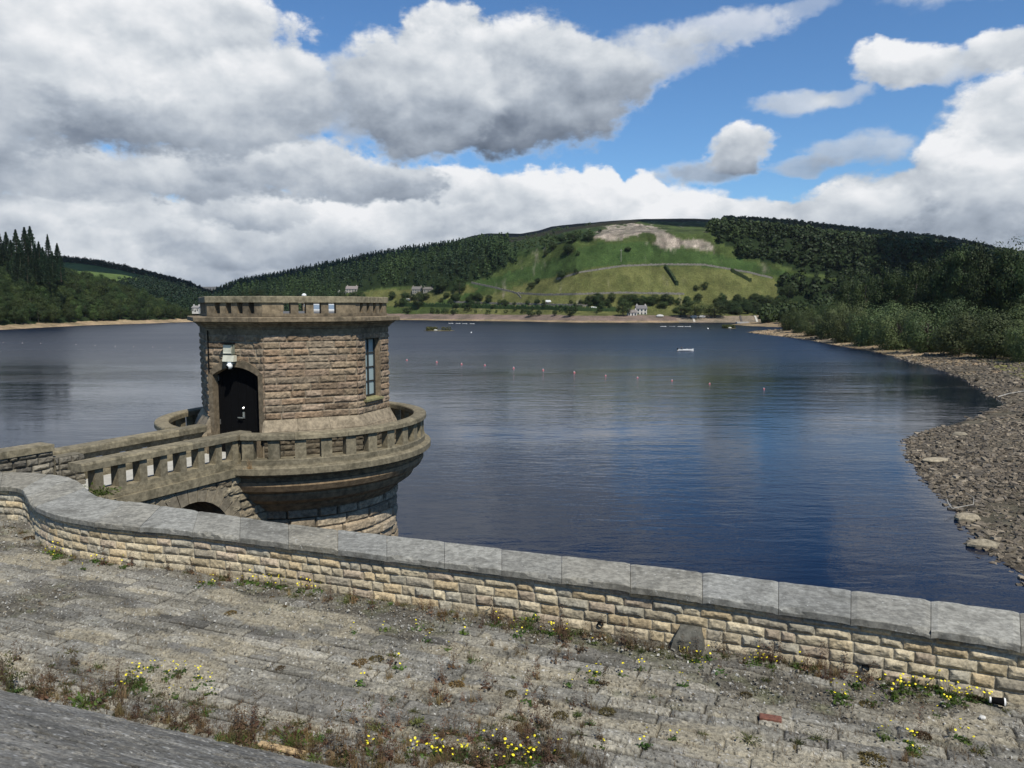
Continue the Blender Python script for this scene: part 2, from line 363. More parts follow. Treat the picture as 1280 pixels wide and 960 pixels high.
POLY = dict(
  leftwood=[(150, 400), (255, 378), (275, 362), (340, 343), (400, 331), (450, 320), (500, 311), (560, 305), (577, 303), (600, 304), (627, 309), (640, 326), (612, 345), (584, 353), (575, 361), (560, 366), (528, 366), (515, 357), (470, 360), (455, 365), (425, 366), (430, 390), (300, 394)],
  rightwood=[(920, 268), (895, 284), (888, 292), (900, 300), (901, 306), (926, 312), (929, 323), (968, 330), (1001, 339), (1044, 346), (1050, 352), (1010, 346), (985, 347), (972, 356), (972, 368), (990, 377), (1040, 392), (1400, 395), (1400, 300), (1200, 290), (1100, 280), (980, 268)],
  bushes=[(600, 304), (640, 300), (700, 289), (745, 284), (748, 292), (716, 303), (700, 305), (660, 318), (640, 326)],
  scree=[(742, 292), (756, 285), (790, 279), (812, 282), (832, 289), (842, 297), (868, 299), (884, 303), (896, 309), (893, 314), (870, 311), (846, 309), (840, 314), (845, 318), (835, 314), (826, 309), (812, 308), (811, 304), (822, 302), (820, 297), (812, 293), (790, 294), (770, 301), (750, 299)],
  upper=[(800, 276), (865, 276), (905, 281), (890, 292), (900, 303), (880, 301), (845, 296), (832, 288), (812, 281)],
  lowfield=[(535, 404), (565, 385), (590, 375), (640, 360), (700, 343), (745, 335), (800, 331), (870, 333), (935, 341), (968, 350), (985, 372), (1000, 382), (1000, 405)],
  bracken=[(590, 353), (640, 340), (690, 324), (745, 303), (800, 303), (860, 312), (930, 326), (975, 338), (1010, 345), (965, 345), (935, 340), (870, 332), (800, 329), (735, 335), (690, 346), (640, 352), (610, 360), (575, 375), (540, 382), (545, 366)],
  wallfield=[(425, 372), (470, 362), (520, 362), (580, 355), (600, 362), (540, 380), (500, 384), (440, 378)])
def colmain(V, sx, sy):
    n = fbm(V[:, 0] / 40, V[:, 1] / 40, 4, 31) - .5; n2 = fbm(V[:, 0] / 14, V[:, 1] / 14, 4, 37) - .5
    n4 = fbm(V[:, 0] / 4, V[:, 1] / 4, 3, 39) - .5; jx = sx + n * 14 + n4 * 5; jy = sy + n2 * 7 + n4 * 4
    C = np.tile(PAST, (len(V), 1))
    C = C * (1 + .5 * n[:, None])
    def put(poly, c, j=1.0, s=.3):
        mk = inpoly(sx + (jx - sx) * j, sy + (jy - sy) * j, POLY[poly]); C[mk] = c * (1 + s * 2 * n2[mk, None])
    put('bracken', BRACK * 1.15 + DGREEN * .25, .7); put('lowfield', FIELD, .12); put('wallfield', FIELD * .95, .2)
    put('upper', PAST * 1.05, .6); put('bushes', BRACK, 1)
    inn = np.zeros(len(V))
    for q in range(9):      # soft, ragged edge for the bare scree
        a_ = q * 2.4; r_ = 1.1 * math.sqrt(q); inn += inpoly(sx + n * 16 + n4 * 7 + r_ * 2.2 * math.cos(a_), sy + n2 * 8 + n4 * 5 + r_ * .9 * math.sin(a_), POLY['scree'])
    inn = inn / 9; gr = fbm(V[:, 0] / 7, V[:, 1] / 16, 4, 71); f_ = np.clip(sstep(.25, .8, inn + (gr - .5) * 1.5), 0, 1)[:, None]; C = C * (1 - f_) + f_ * SCREE * (1 + .9 * n4[:, None] + .5 * n2[:, None])
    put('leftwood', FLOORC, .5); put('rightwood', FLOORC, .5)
    C[:] = C * (1 + .5 * n4[:, None])
    pt = fbm(V[:, 0] / 22, V[:, 1] / 22, 4, 61); m_ = (pt > .56) & (sy < 345); C[m_] = C[m_] * .7
    top = sy < interp_px(ridge, sx) + 3 - 3 * n * 2; C[top] = MOOR
    # grazed stripes in the lower field
    z = V[:, 2]; bank = z < 5.2 + n2 * 1.6
    C[bank] = (BANK * (1 + .7 * n2[:, None]))[bank]
    sand = (z < 1.1 + n * 1.2); C[sand] = (SAND * .8)[None] * (1 + .5 * n2[sand, None])
    tanr = bank & (V[:, 0] > 130); C[tanr] = np.array([.20, .165, .125]) * (1 + .5 * n2[tanr, None])
    return C
pxs = np.linspace(150, 1400, 1500)
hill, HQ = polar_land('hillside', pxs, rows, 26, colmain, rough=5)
# heather moor behind, rising over the left shoulder
moor = [(420, 345), (500, 322), (560, 304), (590, 294.5), (610, 291.5), (650, 291.5), (672, 288), (690, 282.5), (720, 279.5), (760, 276), (800, 273.5), (850, 272.5), (900, 274), (1000, 280), (1100, 300), (1250, 330)]
mrows = [((lambda px: 1500), (lambda px: interp_px(moor, px) + 40)), ((lambda px: 1800), (lambda px: interp_px(moor, px) + 8)), ((lambda px: 2000), (lambda px: interp_px(moor, px))), ((lambda px: 2200), (lambda px: interp_px(moor, px) + 2)), ((lambda px: 3200), (lambda px: interp_px(moor, px) + 40))]
o, _ = polar_land('moor', np.linspace(420, 1250, 260), mrows, 10, lambda V, sx, sy: MOOR * (1 + .8 * (fbm(V[:, 0] / 50, V[:, 1] / 50, 4, 3)[:, None] - .5)), rough=4)
# left: wooded ridge with a bright field, beyond the near wood
ridL = [(-60, 325), (60, 325), (85, 325.5), (112, 328), (150, 334.5), (175, 340), (212, 350), (240, 358), (256, 366), (275, 374), (300, 385)]
lrows = [((lambda px: 640), (lambda px: 402)), ((lambda px: 665), (lambda px: 396)), ((lambda px: 800), (lambda px: interp_px(ridL, px) * .45 + 392 * .55)), ((lambda px: 1000), (lambda px: interp_px(ridL, px) * .8 + 390 * .2)), ((lambda px: 1150), (lambda px: interp_px(ridL, px) + 1)), ((lambda px: 1250), (lambda px: interp_px(ridL, px) + 3.5)), ((lambda px: 1900), (lambda px: interp_px(ridL, px) + 40))]
def colL(V, sx, sy):
    C = np.tile(FLOORC, (len(V), 1)); n = fbm(V[:, 0] / 30, V[:, 1] / 30, 3, 9)[:, None] - .5
    f = inpoly(sx, sy, [(75, 326), (112, 331), (150, 338), (185, 346), (188, 349), (160, 352), (100, 352), (75, 345)]); C[f] = np.array([.085, .125, .035]); C = C * (1 + .4 * n)
    s = V[:, 2] < 2; C[s] = SAND
    return C
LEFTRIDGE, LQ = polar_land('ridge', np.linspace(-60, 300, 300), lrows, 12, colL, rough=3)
# far moor on the horizon
far = [(200, 357), (240, 354.5), (270, 354), (283, 356), (300, 358), (340, 362)]
polar_land('distant_moor', np.linspace(200, 340, 60), [((lambda px: 5000), (lambda px: 383)), ((lambda px: 6500), (lambda px: interp_px(far, px))), ((lambda px: 8000), (lambda px: 380))], 6, lambda V, sx, sy: np.tile(np.array([.09, .085, .075]), (len(V), 1)))
# ---------------- left bank (wood behind a sandy strip)
shL = [(-200, 424), (-60, 414), (0, 412.3), (60, 409), (120, 406.2), (180, 404.6), (215, 403.2), (238, 402.4), (248, 402.2), (262, 402.4)]
def yL(px): return onz(px, interp_px(shL, px), 0)[1]
topL = [(-200, 300), (0, 338), (40, 342), (75, 350), (110, 356), (150, 363), (190, 374), (220, 384), (240, 392), (262, 399)]
def zr(dy, dz):   # row at depth shore+dy and world height dz
    return ((lambda px: yL(px) + dy), (lambda px: float(topx(*aty(px, 400, yL(px) + dy)[:2], dz)[1])))
lb = [zr(-14, -.8), zr(0, 0), zr(9, 1.3), zr(22, 2.6), ((lambda px: yL(px) + 50), (lambda px: min(interp_px(topL, px) * .35 + 396 * .65, 396))), ((lambda px: yL(px) + 95), (lambda px: interp_px(topL, px) * .8 + 392 * .2)), ((lambda px: yL(px) + 135), (lambda px: interp_px(topL, px))), ((lambda px: yL(px) + 190), (lambda px: interp_px(topL, px) + 12)), ((lambda px: yL(px) + 260), (lambda px: interp_px(topL, px) + 45))]
def collb(V, sx, sy):
    n = fbm(V[:, 0] / 9, V[:, 1] / 9, 4, 77) - .5
    C = np.tile(FLOORC * 1.3, (len(V), 1)); s = V[:, 2] < 2.3 + n * 1.5; C[s] = (SAND * .95)[None] * (1 + 1.0 * n[s, None]); return C
LBANK, LB = polar_land('left_bank', np.linspace(-200, 262, 300), lb, 8, collb)
# ---------------- right bank: distance from the shoreline gives the height
shR_px = [(1010, 398.4), (985, 403.6), (930, 404.4), (912, 405.6), (930, 407.2), (960, 408.6), (990, 409.4), (1003, 410.5), (985, 413), (940, 414), (933, 415.3), (950, 418), (975, 420.5), (1010, 425), (1050, 433), (1085, 438.5), (1110, 444), (1160, 458), (1190, 466), (1215, 479), (1240, 494), (1262, 507), (1230, 518), (1190, 531), (1150, 543), (1136, 551), (1137, 566), (1146, 583), (1160, 600), (1180, 622), (1205, 648), (1218, 668), (1222, 682), (1245, 697), (1280, 719), (1330, 760), (1400, 830)]
SHR = np.array([onz(x, y)[:2] for x, y in shR_px]); SHR = np.vstack([[[300, 780], [215, 760]], SHR, [[19, 14], [17, 4]]])
def sdist(x, y, poly=SHR):
    """signed distance to the right shoreline, positive on land (east)"""
    d = np.full(x.shape, 1e9); 
    for i in range(len(poly) - 1):
        a = poly[i]; b = poly[i + 1]; ab = b - a; t = np.clip(((x - a[0]) * ab[0] + (y - a[1]) * ab[1]) / (ab @ ab), 0, 1)
        d = np.minimum(d, np.hypot(x - a[0] - t * ab[0], y - a[1] - t * ab[1]))
    ins = inpoly(x, y, [tuple(q) for q in poly] + [(2000, 0), (2000, 780)])
    return np.where(ins, d, -d)
def zR(x, y, fine=True):
    d = sdist(x, y); s = np.minimum(d, 46); bk = np.maximum(d - 46, 0)
    near = sstep(150, 60, y)
    z = (.085 + .02 * near) * s + np.minimum(.235 * bk, 62) * sstep(700, 500, y) + .05 * bk * sstep(500, 700, y)
    z = np.where(d < 0, .22 * d, z)
    if fine: z = z + (fbm(x / 9, y / 9, 4, 12) - .5) * .9 * sstep(0, 12, d)
    return np.minimum(z, 75), d
def colR(x, y, z, d):
    n = fbm(x / 7, y / 7, 4, 21) - .5; n3 = fbm(x / 25, y / 25, 3, 22) - .5; C = np.tile(np.array([.135, .115, .088]), (len(x), 1)) * (1 + .6 * n[:, None])
    s = (y > 140) & (n3 * 2 + n * .6 > -.12) & (d < 30) | (y > 300) & (d < 22); C[s] = SAND * (.85 + 1.0 * n[s, None])
    w = (d < .6); C[w] *= .5
    sx, sy = topx(x, y, z)
    g = inpoly(sx + n * 40, sy + n * 12, [(1225, 444), (1300, 440), (1420, 452), (1420, 500), (1290, 478), (1250, 462)]); C[g] = np.array([.17, .165, .06]) * (1 + .5 * n[g, None])
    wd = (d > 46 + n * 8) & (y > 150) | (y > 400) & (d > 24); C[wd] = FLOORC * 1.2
    return C
def rgrid(name, x0, x1, y0, y1, st):
    xs = np.arange(x0, x1 + .01, st); ys = np.arange(y0, y1 + .01, st); X, Y = np.meshgrid(xs, ys, indexing='ij'); x = X.ravel(); y = Y.ravel()
    z, d = zR(x, y); C = colR(x, y, z, d); F = gridf(len(xs), len(ys))
    keep = (d[F].max(1) > -st * 3); F = F[keep]; used = np.unique(F); mp = np.full(len(x), -1); mp[used] = np.arange(len(used))
    o = mesh_np(name, np.stack([x, y, z], 1)[used], mp[F], LAND, None, C[used], True); return tag(o, kind='structure')
rgrid('foreshore', 10, 130, 4, 160, .5)
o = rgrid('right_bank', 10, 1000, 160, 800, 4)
# lake bed so that the water is not floating over nothing
tag(mesh_np('lake_bed', [(-3500, 5, -14), (2500, 5, -14), (2500, 3500, -14), (-3500, 3500, -14)], np.array([[0, 1, 2, 3]]), plain('lake_bed_silt', (.05, .045, .035), .9)), kind='structure')
# ================================================================ masonry
def relief(name, W, H, courses, lens, res, mapf, mat, parent, pal, groove=.012, rock=.03, bulge=.02, seed=1, hole=None, wav=0, mortar=(.2, .18, .14), edge0=True, pit=0, resv=None, post=None):
    rng = np.random.default_rng(seed)
    nu = max(3, int(W / res) + 1); nv = max(3, int(H / (resv or res)) + 1)
    u = np.linspace(0, W, nu); v = np.linspace(0, H, nv); U, Vv = np.meshgrid(u, v, indexing='ij')
    vw = Vv + (wav * (vnoise(U * 1.3, Vv * 2, seed) - .5) * 2 if wav else 0)
    bounds = np.concatenate([[0], np.cumsum(courses)]); bounds = bounds * H / bounds[-1]
    ci = np.clip(np.searchsorted(bounds, vw, 'right') - 1, 0, len(courses) - 1)
    ev = np.minimum(vw - bounds[ci], bounds[ci + 1] - vw)
    if edge0: ev = np.where((ci == 0), np.minimum(ev, bounds[1] - vw), ev)
    eu = np.zeros_like(U); bid = np.zeros(U.shape, int); base = 0
    for c in range(len(courses)):
        j = [-rng.uniform(0, lens[0])]
        while j[-1] < W: j.append(j[-1] + rng.uniform(*lens))
        j = np.array(j); mk = ci == c; uu = U[mk]; b = np.searchsorted(j, uu, 'right') - 1; b = np.clip(b, 0, len(j) - 2)
        eu[mk] = np.minimum(uu - j[b], j[b + 1] - uu); bid[mk] = base + b; base += len(j)
    e = np.maximum(np.minimum(eu, ev), 0)
    t = rng.random((base + 1, 6)); T = t[bid]
    rk = (fbm(U * 6 + T[..., 0] * 31, vw * 9 + T[..., 1] * 17, 4, seed + 5, .55) - .35) * 2
    d = groove * 0 + sstep(.0, .02, e) * groove + sstep(.004, .06, e) * (bulge * (.5 + T[..., 2]) + rock * np.maximum(rk, -.2)) + (T[..., 3] - .5) * .012 * sstep(0, .015, e)
    if pit: d -= pit * sstep(.62, .72, fbm(U * 25, vw * 25, 3, seed + 9))
    idx = rng.integers(0, len(pal), base + 1)
    C = np.array(pal)[idx][bid] * (.78 + .44 * T[..., 4])[..., None] * (.85 + .3 * fbm(U * 3, Vv * 5, 4, seed + 3))[..., None]
    C[e < .007] = mortar
    if post is not None: d, C = post(U, Vv, d, C, e)
    P = mapf(U, Vv, d); F = gridf(nu, nv)
    if hole is not None:
        cu = (U.ravel()[F]).mean(1); cv = (Vv.ravel()[F]).mean(1); F = F[~hole(cu, cv)]
    return mesh_np(name, P.reshape(-1, 3), F, mat, parent, C.reshape(-1, 3), False)

ST_TOWER = stone('tower_gritstone', fine=9, stain=.45, lich=.25, lichc=(.36, .34, .27), dirt=(.035, .028, .02))
ST_GAL = stone('gallery_stone', base=(.205, .178, .122), attr=False, fine=7, stain=.6, lich=.5, lichc=(.33, .32, .24), dirt=(.05, .045, .028), bdist=.008)
ST_CORN = stone('cornice_stone', base=(.19, .15, .10), attr=False, fine=6, stain=.6, lich=.3, lichc=(.3, .29, .18), dirt=(.035, .03, .022), bdist=.008)
ST_COP = stone('coping_stone', base=(.225, .222, .205), attr=True, fine=11, stain=.55, lich=.9, lichc=(.50, .50, .46), dirt=(.075, .072, .06), bdist=.014, lsc=17)
ST_WALL = stone('wall_gritstone', fine=20, stain=.35, lich=.2, lichc=(.5, .45, .33), dirt=(.09, .07, .045), bdist=.01)
ST_DARK = stone('rubble_stone', fine=12, stain=.6, lich=.4, lichc=(.28, .28, .24), dirt=(.03, .027, .02))
ST_BELOW = stone('under_gallery_stone', base=(.23, .165, .10), attr=False, fine=5, stain=.5, lich=0, dirt=(.04, .03, .022))
DECK = plain('pale_concrete', (.42, .41, .37), .9, 0, .12, 3)
BLACK = plain('black_paint', (.004, .004, .0045), .95); BLACK.node_tree.nodes['Principled BSDF'].inputs['Specular IOR Level'].default_value = .1; STEEL = plain('polished_steel', (.6, .6, .58), .3, .9); CREAM = plain('cream_plastic', (.55, .53, .42), .5)
LAMPG = plain('grey_green_metal', (.17, .18, .14), .5); WHITE = plain('white_plastic', (.75, .75, .72), .4); LEAD = plain('window_paint', (.022, .024, .024), .6)
m, nt, b, out = newmat('frosted_glass'); b.inputs['Base Color'].default_value = (.30, .38, .39, 1); b.inputs['Roughness'].default_value = .3; b.inputs['IOR'].default_value = 1.5; GLASS = m
PAL_T = [(.235, .165, .105), (.25, .19, .125), (.20, .145, .095), (.24, .175, .12), (.265, .20, .14), (.21, .165, .115)]
PAL_W = [(.46, .38, .245), (.44, .375, .26), (.41, .355, .25), (.49, .42, .29), (.41, .335, .245), (.35, .31, .235), (.46, .365, .225), (.37, .34, .265)]
PAL_D = [(.15, .135, .105), (.18, .16, .12), (.12, .11, .09), (.20, .18, .14)]

TC = np.array([-7.6, 27.0]); FLOOR = 7.85
def nrm(phi): return np.array([math.sin(R(phi)), -math.cos(R(phi))])
def tng(phi): return np.array([math.cos(R(phi)), math.sin(R(phi))])
A_, B_ = 2.9, 2.1
HA, HB = (A_ + math.sqrt(2) * B_) / 2, (B_ + math.sqrt(2) * A_) / 2
FACES = []   # (phi, width, apothem, kind)
for i in range(8):
    phi = -19.3 + 45 * i; FACES.append((phi, B_, HB) if i % 2 == 0 else (phi, A_, HA))
def octa(z, off=0.0):
    """corner points of the tower plan, offset outwards"""
    P = []
    for i in range(8):
        p0, w0, h0 = FACES[i]; p1, w1, h1 = FACES[(i + 1) % 8]
        n0, n1 = nrm(p0), nrm(p1); M = np.array([n0, n1]); q = np.linalg.solve(M, np.array([h0 + off, h1 + off])) + TC
        P.append((q[0], q[1], z))
    return P
def octring(mb, prof, cap=True):
    return mb.rings([octa(z, o) for o, z in prof], cap)
tower = empty('valve_tower', (TC[0], TC[1], FLOOR)); tag(tower, 'octagonal brown stone valve tower with black door standing in the reservoir', 'tower')
Z0, Z1 = 8.98, 11.62
for i, (phi, w, h) in enumerate(FACES):
    n, t = nrm(phi), tng(phi); o0 = TC + n * h - t * w / 2
    def mf(U, V, d, n=n, t=t, o0=o0, w=w):
        fade = sstep(0, .03, U) * sstep(0, .03, w - U); d = d * (.25 + .75 * fade)
        return np.stack([o0[0] + t[0] * U + n[0] * d, o0[1] + t[1] * U + n[1] * d, Z0 + V], -1)
    hole = None
    if i == 0: hole = lambda u, v: (u > .06) & (u < 2.04) & (v < 1.40 + .44 * (1 - ((u - 1.05) / 1.0) ** 2))
    if i == 2: hole = lambda u, v: (u > .45) & (u < 1.47) & (v > .44) & (v < 2.5)
    relief('wall', w, Z1 - Z0, [.22] * 12, (.35, .95), .024 if i in (0, 1, 2, 7) else .06, mf, ST_TOWER, tower, PAL_T, rock=.045, bulge=.018, seed=40 + i, hole=hole, mortar=(.27, .23, .17))
# plinth: two splayed courses (open at the door)
pm = MB()
for i, (phi, w, h) in enumerate(FACES):
    n, t = nrm(phi), tng(phi)
    for (oa, ob, za, zb) in ((.20, .17, FLOOR - .15, 8.40), (.30, .215, 8.403, 8.62), (.205, .03, 8.63, 8.98)):
        def cr(off, z, sgn):
            k_ = octa(z, off); return k_[i] if sgn > 0 else k_[i - 1]
        segs = [(0, 1)] if i != 0 else [(0, .035), (.965, 1)]
        for f0, f1 in segs:
            a, b_ = np.array(cr(oa, za, -1)), np.array(cr(oa, za, 1)); c, d = np.array(cr(ob, zb, -1)), np.array(cr(ob, zb, 1))
            a2, b2 = np.array(cr(-.3, za, -1)), np.array(cr(-.3, za, 1)); c2, d2 = np.array(cr(-.3, zb, -1)), np.array(cr(-.3, zb, 1))
            L = lambda p_, q_, f: tuple(p_ + (q_ - p_) * f)
            ns = 3 if i != 0 else 1
            for s_ in range(ns):
                g0 = f0 + (f1 - f0) * s_ / ns + (.003 if s_ else 0); g1 = f0 + (f1 - f0) * (s_ + 1) / ns
                pm.hexa([L(a, b_, g0), L(a, b_, g1), L(a2, b2, g1), L(a2, b2, g0), L(c, d, g0), L(c, d, g1), L(c2, d2, g1), L(c2, d2, g0)])
pm.build('plinth', stone('plinth_stone', base=(.235, .195, .14), attr=False, fine=7, stain=.45, dirt=(.07, .055, .035), lich=.3, lichc=(.36, .33, .24)), tower)
for i, (phi, w, h) in enumerate(FACES):
    if i == 0: continue
    n, t = nrm(phi), tng(phi); w5 = w + .205 * .83; o0 = TC + n * (h + .205) - t * w5 / 2
    relief('base_course', w5, .56, [.19, .18, .19], (.35, .8), .03, lambda U, V, d, n=n, t=t, o0=o0: np.stack([o0[0] + t[0] * U + n[0] * d * .8, o0[1] + t[1] * U + n[1] * d * .8, FLOOR - .02 + V], -1), ST_DARK, tower, [(.115, .095, .065), (.135, .11, .075), (.10, .085, .06)], rock=.04, bulge=.02, seed=60 + i, mortar=(.05, .045, .035))
# frieze, cornice, roof
octring(MB(), [(.02, 11.62), (.02, 11.80), (.07, 11.82), (.07, 11.86)]).build('frieze', ST_CORN, tower)
octring(MB(), [(.09, 11.862), (.14, 11.92), (.22, 11.96), (.235, 12.0), (.33, 12.02), (.36, 12.03), (.40, 12.032), (.40, 12.155), (.37, 12.175), (-.4, 12.19)]).build('cornice', ST_CORN, tower)
par = octring(MB(), [(-.02, 12.192), (-.02, 12.28), (-.34, 12.28), (-.34, 12.185)], cap=False).build('roof_parapet', ST_CORN, tower)
rc = MB(); octring(rc, [(-.33, 12.622), (.03, 12.622), (.03, 12.80), (.01, 12.815), (-.33, 12.82), (-.36, 12.80), (-.36, 12.622), (-.33, 12.622)], cap=False); rc.build('coping', ST_GAL, par)
for i, (phi, w, h) in enumerate(FACES):
    n, t = nrm(phi), tng(phi); w2 = w - .02 * .83
    full = w2 * 1.0; pier = .30 if w < 2.5 else .62; span = full - 2 * pier; no = 4; ow = span / (no * 2 - 1) * 1.0
    op = ow * (.95 if w < 2.5 else 1.0); bw = (span - no * op) / (no - 1)
    xs = [(-full / 2, -full / 2 + pier)] + [(-span / 2 + op + q * (op + bw), -span / 2 + op + q * (op + bw) + bw) for q in range(no - 1)] + [(full / 2 - pier, full / 2)]
    for (a, b_) in xs:
        mb = MB(); pts = []
        for z in (12.281, 12.621):
            for (s_, o_) in ((a, -.03), (b_, -.03), (b_, -.30), (a, -.30)):
                if abs(a + full / 2) < 1e-6 and s_ == a and o_ < -.1: s_ = a + .27 * .414
                if abs(b_ - full / 2) < 1e-6 and s_ == b_ and o_ < -.1: s_ = b_ - .27 * .414
                q_ = TC + n * (h + o_) + t * s_; pts.append((q_[0], q_[1], z))
        mb.hexa(pts).build('baluster', ST_CORN, par)
octring(MB(), [(-.345, 12.19), (-.345, 12.215), (-1.6, 12.33)]).build('roof', plain('roof_felt', (.10, .10, .10), .9), tower)
for (ox, oy) in ((-.9, -.6), (1.0, .1)):
    M_ = Matrix.Translation((TC[0] + ox, TC[1] + oy, 12.42)) @ Matrix.Rotation(R(20), 4, 'Z') @ Matrix.Rotation(R(14), 4, 'X')
    sk = MB().box(-.55, .55, -.35, .35, 0, .05).build('skylight', plain('skylight_glass', (.17, .22, .27), .4), tower, xf=M_)
    MB().box(-.6, .6, -.4, -.352, -.02, .07).box(-.6, .6, .352, .4, -.02, .07).box(-.02, .02, -.35, .35, .052, .075).build('frame', WHITE, sk, xf=M_)
q_ = octa(12.82, -.2)[0]; q2 = octa(12.82, -.2)[1]
MB().lathe([(.075, 0), (.075, .03), (.06, .06), (.03, .08), (.0, .085)], (q_[0] * .55 + q2[0] * .45, q_[1] * .55 + q2[1] * .45, 12.823), 12).build('aerial_dome', WHITE, tower, True)
# ---- door
phi, w, h = FACES[0]; n, t = nrm(phi), tng(phi)
def FP(phi, h, u, w, z, out_):
    n, t = nrm(phi), tng(phi); q = TC + n * (h + out_) + t * (u - w / 2); return (q[0], q[1], z)
dp = lambda u, z, o_: FP(phi, h, u, w, z, o_)
sm = MB(); NA = 14
def archz(u, z0, rise, half): return z0 + rise * (1 - ((u - 1.05) / half) ** 2)
us = np.linspace(.19, 1.91, NA)
for a, b_ in zip(us[:-1], us[1:]):     # voussoir band
    A = lambda u: (1.05 + (u - 1.05) * 1.02 / .86)
    P = []
    for o_ in (-.28, .055):
        pass
    def col_(u): return [(u, archz(u, 10.35, .27, .86)), (A(u), archz(A(u), 10.42, .47, 1.02))]
    (ua, za), (uA, zA) = col_(a + .002); (ub, zb), (uB, zB) = col_(b_)
    sm.hexa([dp(ua, za, .055), dp(ub, zb, .055), dp(ub, zb, -.28), dp(ua, za, -.28), dp(uA, zA, .055), dp(uB, zB, .055), dp(uB, zB, -.28), dp(uA, zA, -.28)])
for (a, b_) in ((.03, .19), (1.91, 2.07)):
    for (za, zb) in ((FLOOR - .02, 8.5), (8.503, 9.2), (9.203, 9.85), (9.853, 10.40)):
        o_ = .055 if za > 8.5 else .25
        sm.hexa([dp(a, za, o_), dp(b_, za, o_), dp(b_, za, -.28), dp(a, za, -.28), dp(a, zb, .055 if za > 8.4 else .2), dp(b_, zb, .055 if za > 8.4 else .2), dp(b_, zb, -.28), dp(a, zb, -.28)])
sm.build('door_surround', ST_CORN, tower)
door = MB()
for (a, b_) in ((.19, 1.048), (1.052, 1.91)):
    door.hexa([dp(a, FLOOR + .02, -.2), dp(b_, FLOOR + .02, -.2), dp(b_, FLOOR + .02, -.26), dp(a, FLOOR + .02, -.26), dp(a, 10.66, -.2), dp(b_, 10.66, -.2), dp(b_, 10.66, -.26), dp(a, 10.66, -.26)])
for a in (.35, .65, .95, 1.25, 1.55, 1.8): door.hexa([dp(a, FLOOR + .1, -.19), dp(a + .02, FLOOR + .1, -.19), dp(a + .02, FLOOR + .1, -.2), dp(a, FLOOR + .1, -.2), dp(a, 10.5, -.19), dp(a + .02, 10.5, -.19), dp(a + .02, 10.5, -.2), dp(a, 10.5, -.2)])
door = door.build('door', BLACK, tower)
hb = MB(); hb.hexa([dp(1.12, 8.98, -.17), dp(1.19, 8.98, -.17), dp(1.19, 8.98, -.199), dp(1.12, 8.98, -.199), dp(1.12, 9.18, -.17), dp(1.19, 9.18, -.17), dp(1.19, 9.18, -.199), dp(1.12, 9.18, -.199)])
hb.hexa([dp(.97, 8.99, -.11), dp(1.17, 8.99, -.11), dp(1.17, 8.99, -.14), dp(.97, 8.99, -.14), dp(.97, 9.02, -.11), dp(1.17, 9.02, -.11), dp(1.17, 9.02, -.14), dp(.97, 9.02, -.14)])
hb.build('handle', STEEL, door)
MB().ball(dp(1.15, 9.30, -.17), .045, 8, 6).build('lock', STEEL, door)
for u_ in (.235, 1.865):
    for z_ in (8.75, 10.15):
        MB().hexa([dp(u_ - .012, z_, -.17), dp(u_ + .012, z_, -.17), dp(u_ + .012, z_, -.199), dp(u_ - .012, z_, -.199), dp(u_ - .012, z_ + .16, -.17), dp(u_ + .012, z_ + .16, -.17), dp(u_ + .012, z_ + .16, -.199), dp(u_ - .012, z_ + .16, -.199)]).build('hinge', STEEL, door)
# lamp boxes, dome camera and cable over the door
def fbox(name, u0, u1, z0, z1, o0, o1, mat, par=None, tl=0):
    return MB().hexa([dp(u0, z0, o1), dp(u1, z0, o1), dp(u1, z0, o0), dp(u0, z0, o0), dp(u0, z1, o1 - tl), dp(u1, z1, o1 - tl), dp(u1, z1, o0), dp(u0, z1, o0)]).build(name, mat, par or tower)
lm = fbox('floodlight', .74, 1.10, 11.02, 11.34, .07, .2, LAMPG, tl=.08); fbox('lamp_glass', .77, 1.07, 11.05, 11.31, .205, .215, CREAM, lm, .06); fbox('hood', .72, 1.12, 11.345, 11.39, .07, .27, BLACK, lm)
lm = fbox('floodlight', .74, 1.16, 10.80, 10.99, .07, .24, CREAM, tl=.05); fbox('bracket', .80, 1.10, 10.72, 10.797, .05, .14, LAMPG, lm)
cm = MB().ball(dp(1.0, 10.66, .22), .095, 14, 9).build('dome_camera', WHITE, tower, True); MB().ball(dp(.985, 10.645, .265), .062, 12, 8).build('lens_dome', BLACK, cm, True)
fbox('camera_mount', .93, 1.06, 10.70, 10.795, .145, .22, WHITE)
fbox('cable', .085, .115, 10.45, 11.75, .07, .095, BLACK)
# ---- window
phi2, w2_, h2_ = FACES[2]; wp = lambda u, z, o_: FP(phi2, h2_, u, w2_, z, o_)
U0, U1, ZB, ZT = .50, 1.42, 9.50, 11.44
def wbox(mb, u0, u1, z0, z1, o0, o1): return mb.hexa([wp(u0, z0, o1), wp(u1, z0, o1), wp(u1, z0, o0), wp(u0, z0, o0), wp(u0, z1, o1), wp(u1, z1, o1), wp(u1, z1, o0), wp(u0, z1, o0)])
rv = MB()
zz = np.linspace(ZB - .06, ZT, 9)
for a, b_ in zip(zz[:-1], zz[1:]):
    wbox(rv, U0 - .09, U0, a + .003, b_, -.4, .035); wbox(rv, U1, U1 + .09, a + .003, b_, -.4, .035)
wbox(rv, U0 - .09, U1 + .09, ZT + .003, 11.618, -.4, .03)
rv.build('window_surround', stone('window_stone', base=(.25, .19, .125), attr=False, fine=8, stain=.3, dirt=(.09, .07, .04)), tower)
win = MB(); fo = -.15
for u_ in (U0, (U0 + U1) / 2 - .02, U1 - .05): wbox(win, u_, u_ + .055, ZB, ZT, fo - .05, fo + .02)
for z_ in np.linspace(ZB, ZT - .05, 5): wbox(win, U0 + .051, U1 - .051, z_, z_ + .045, fo - .045, fo - .002)
win = win.build('window', LEAD, tower)
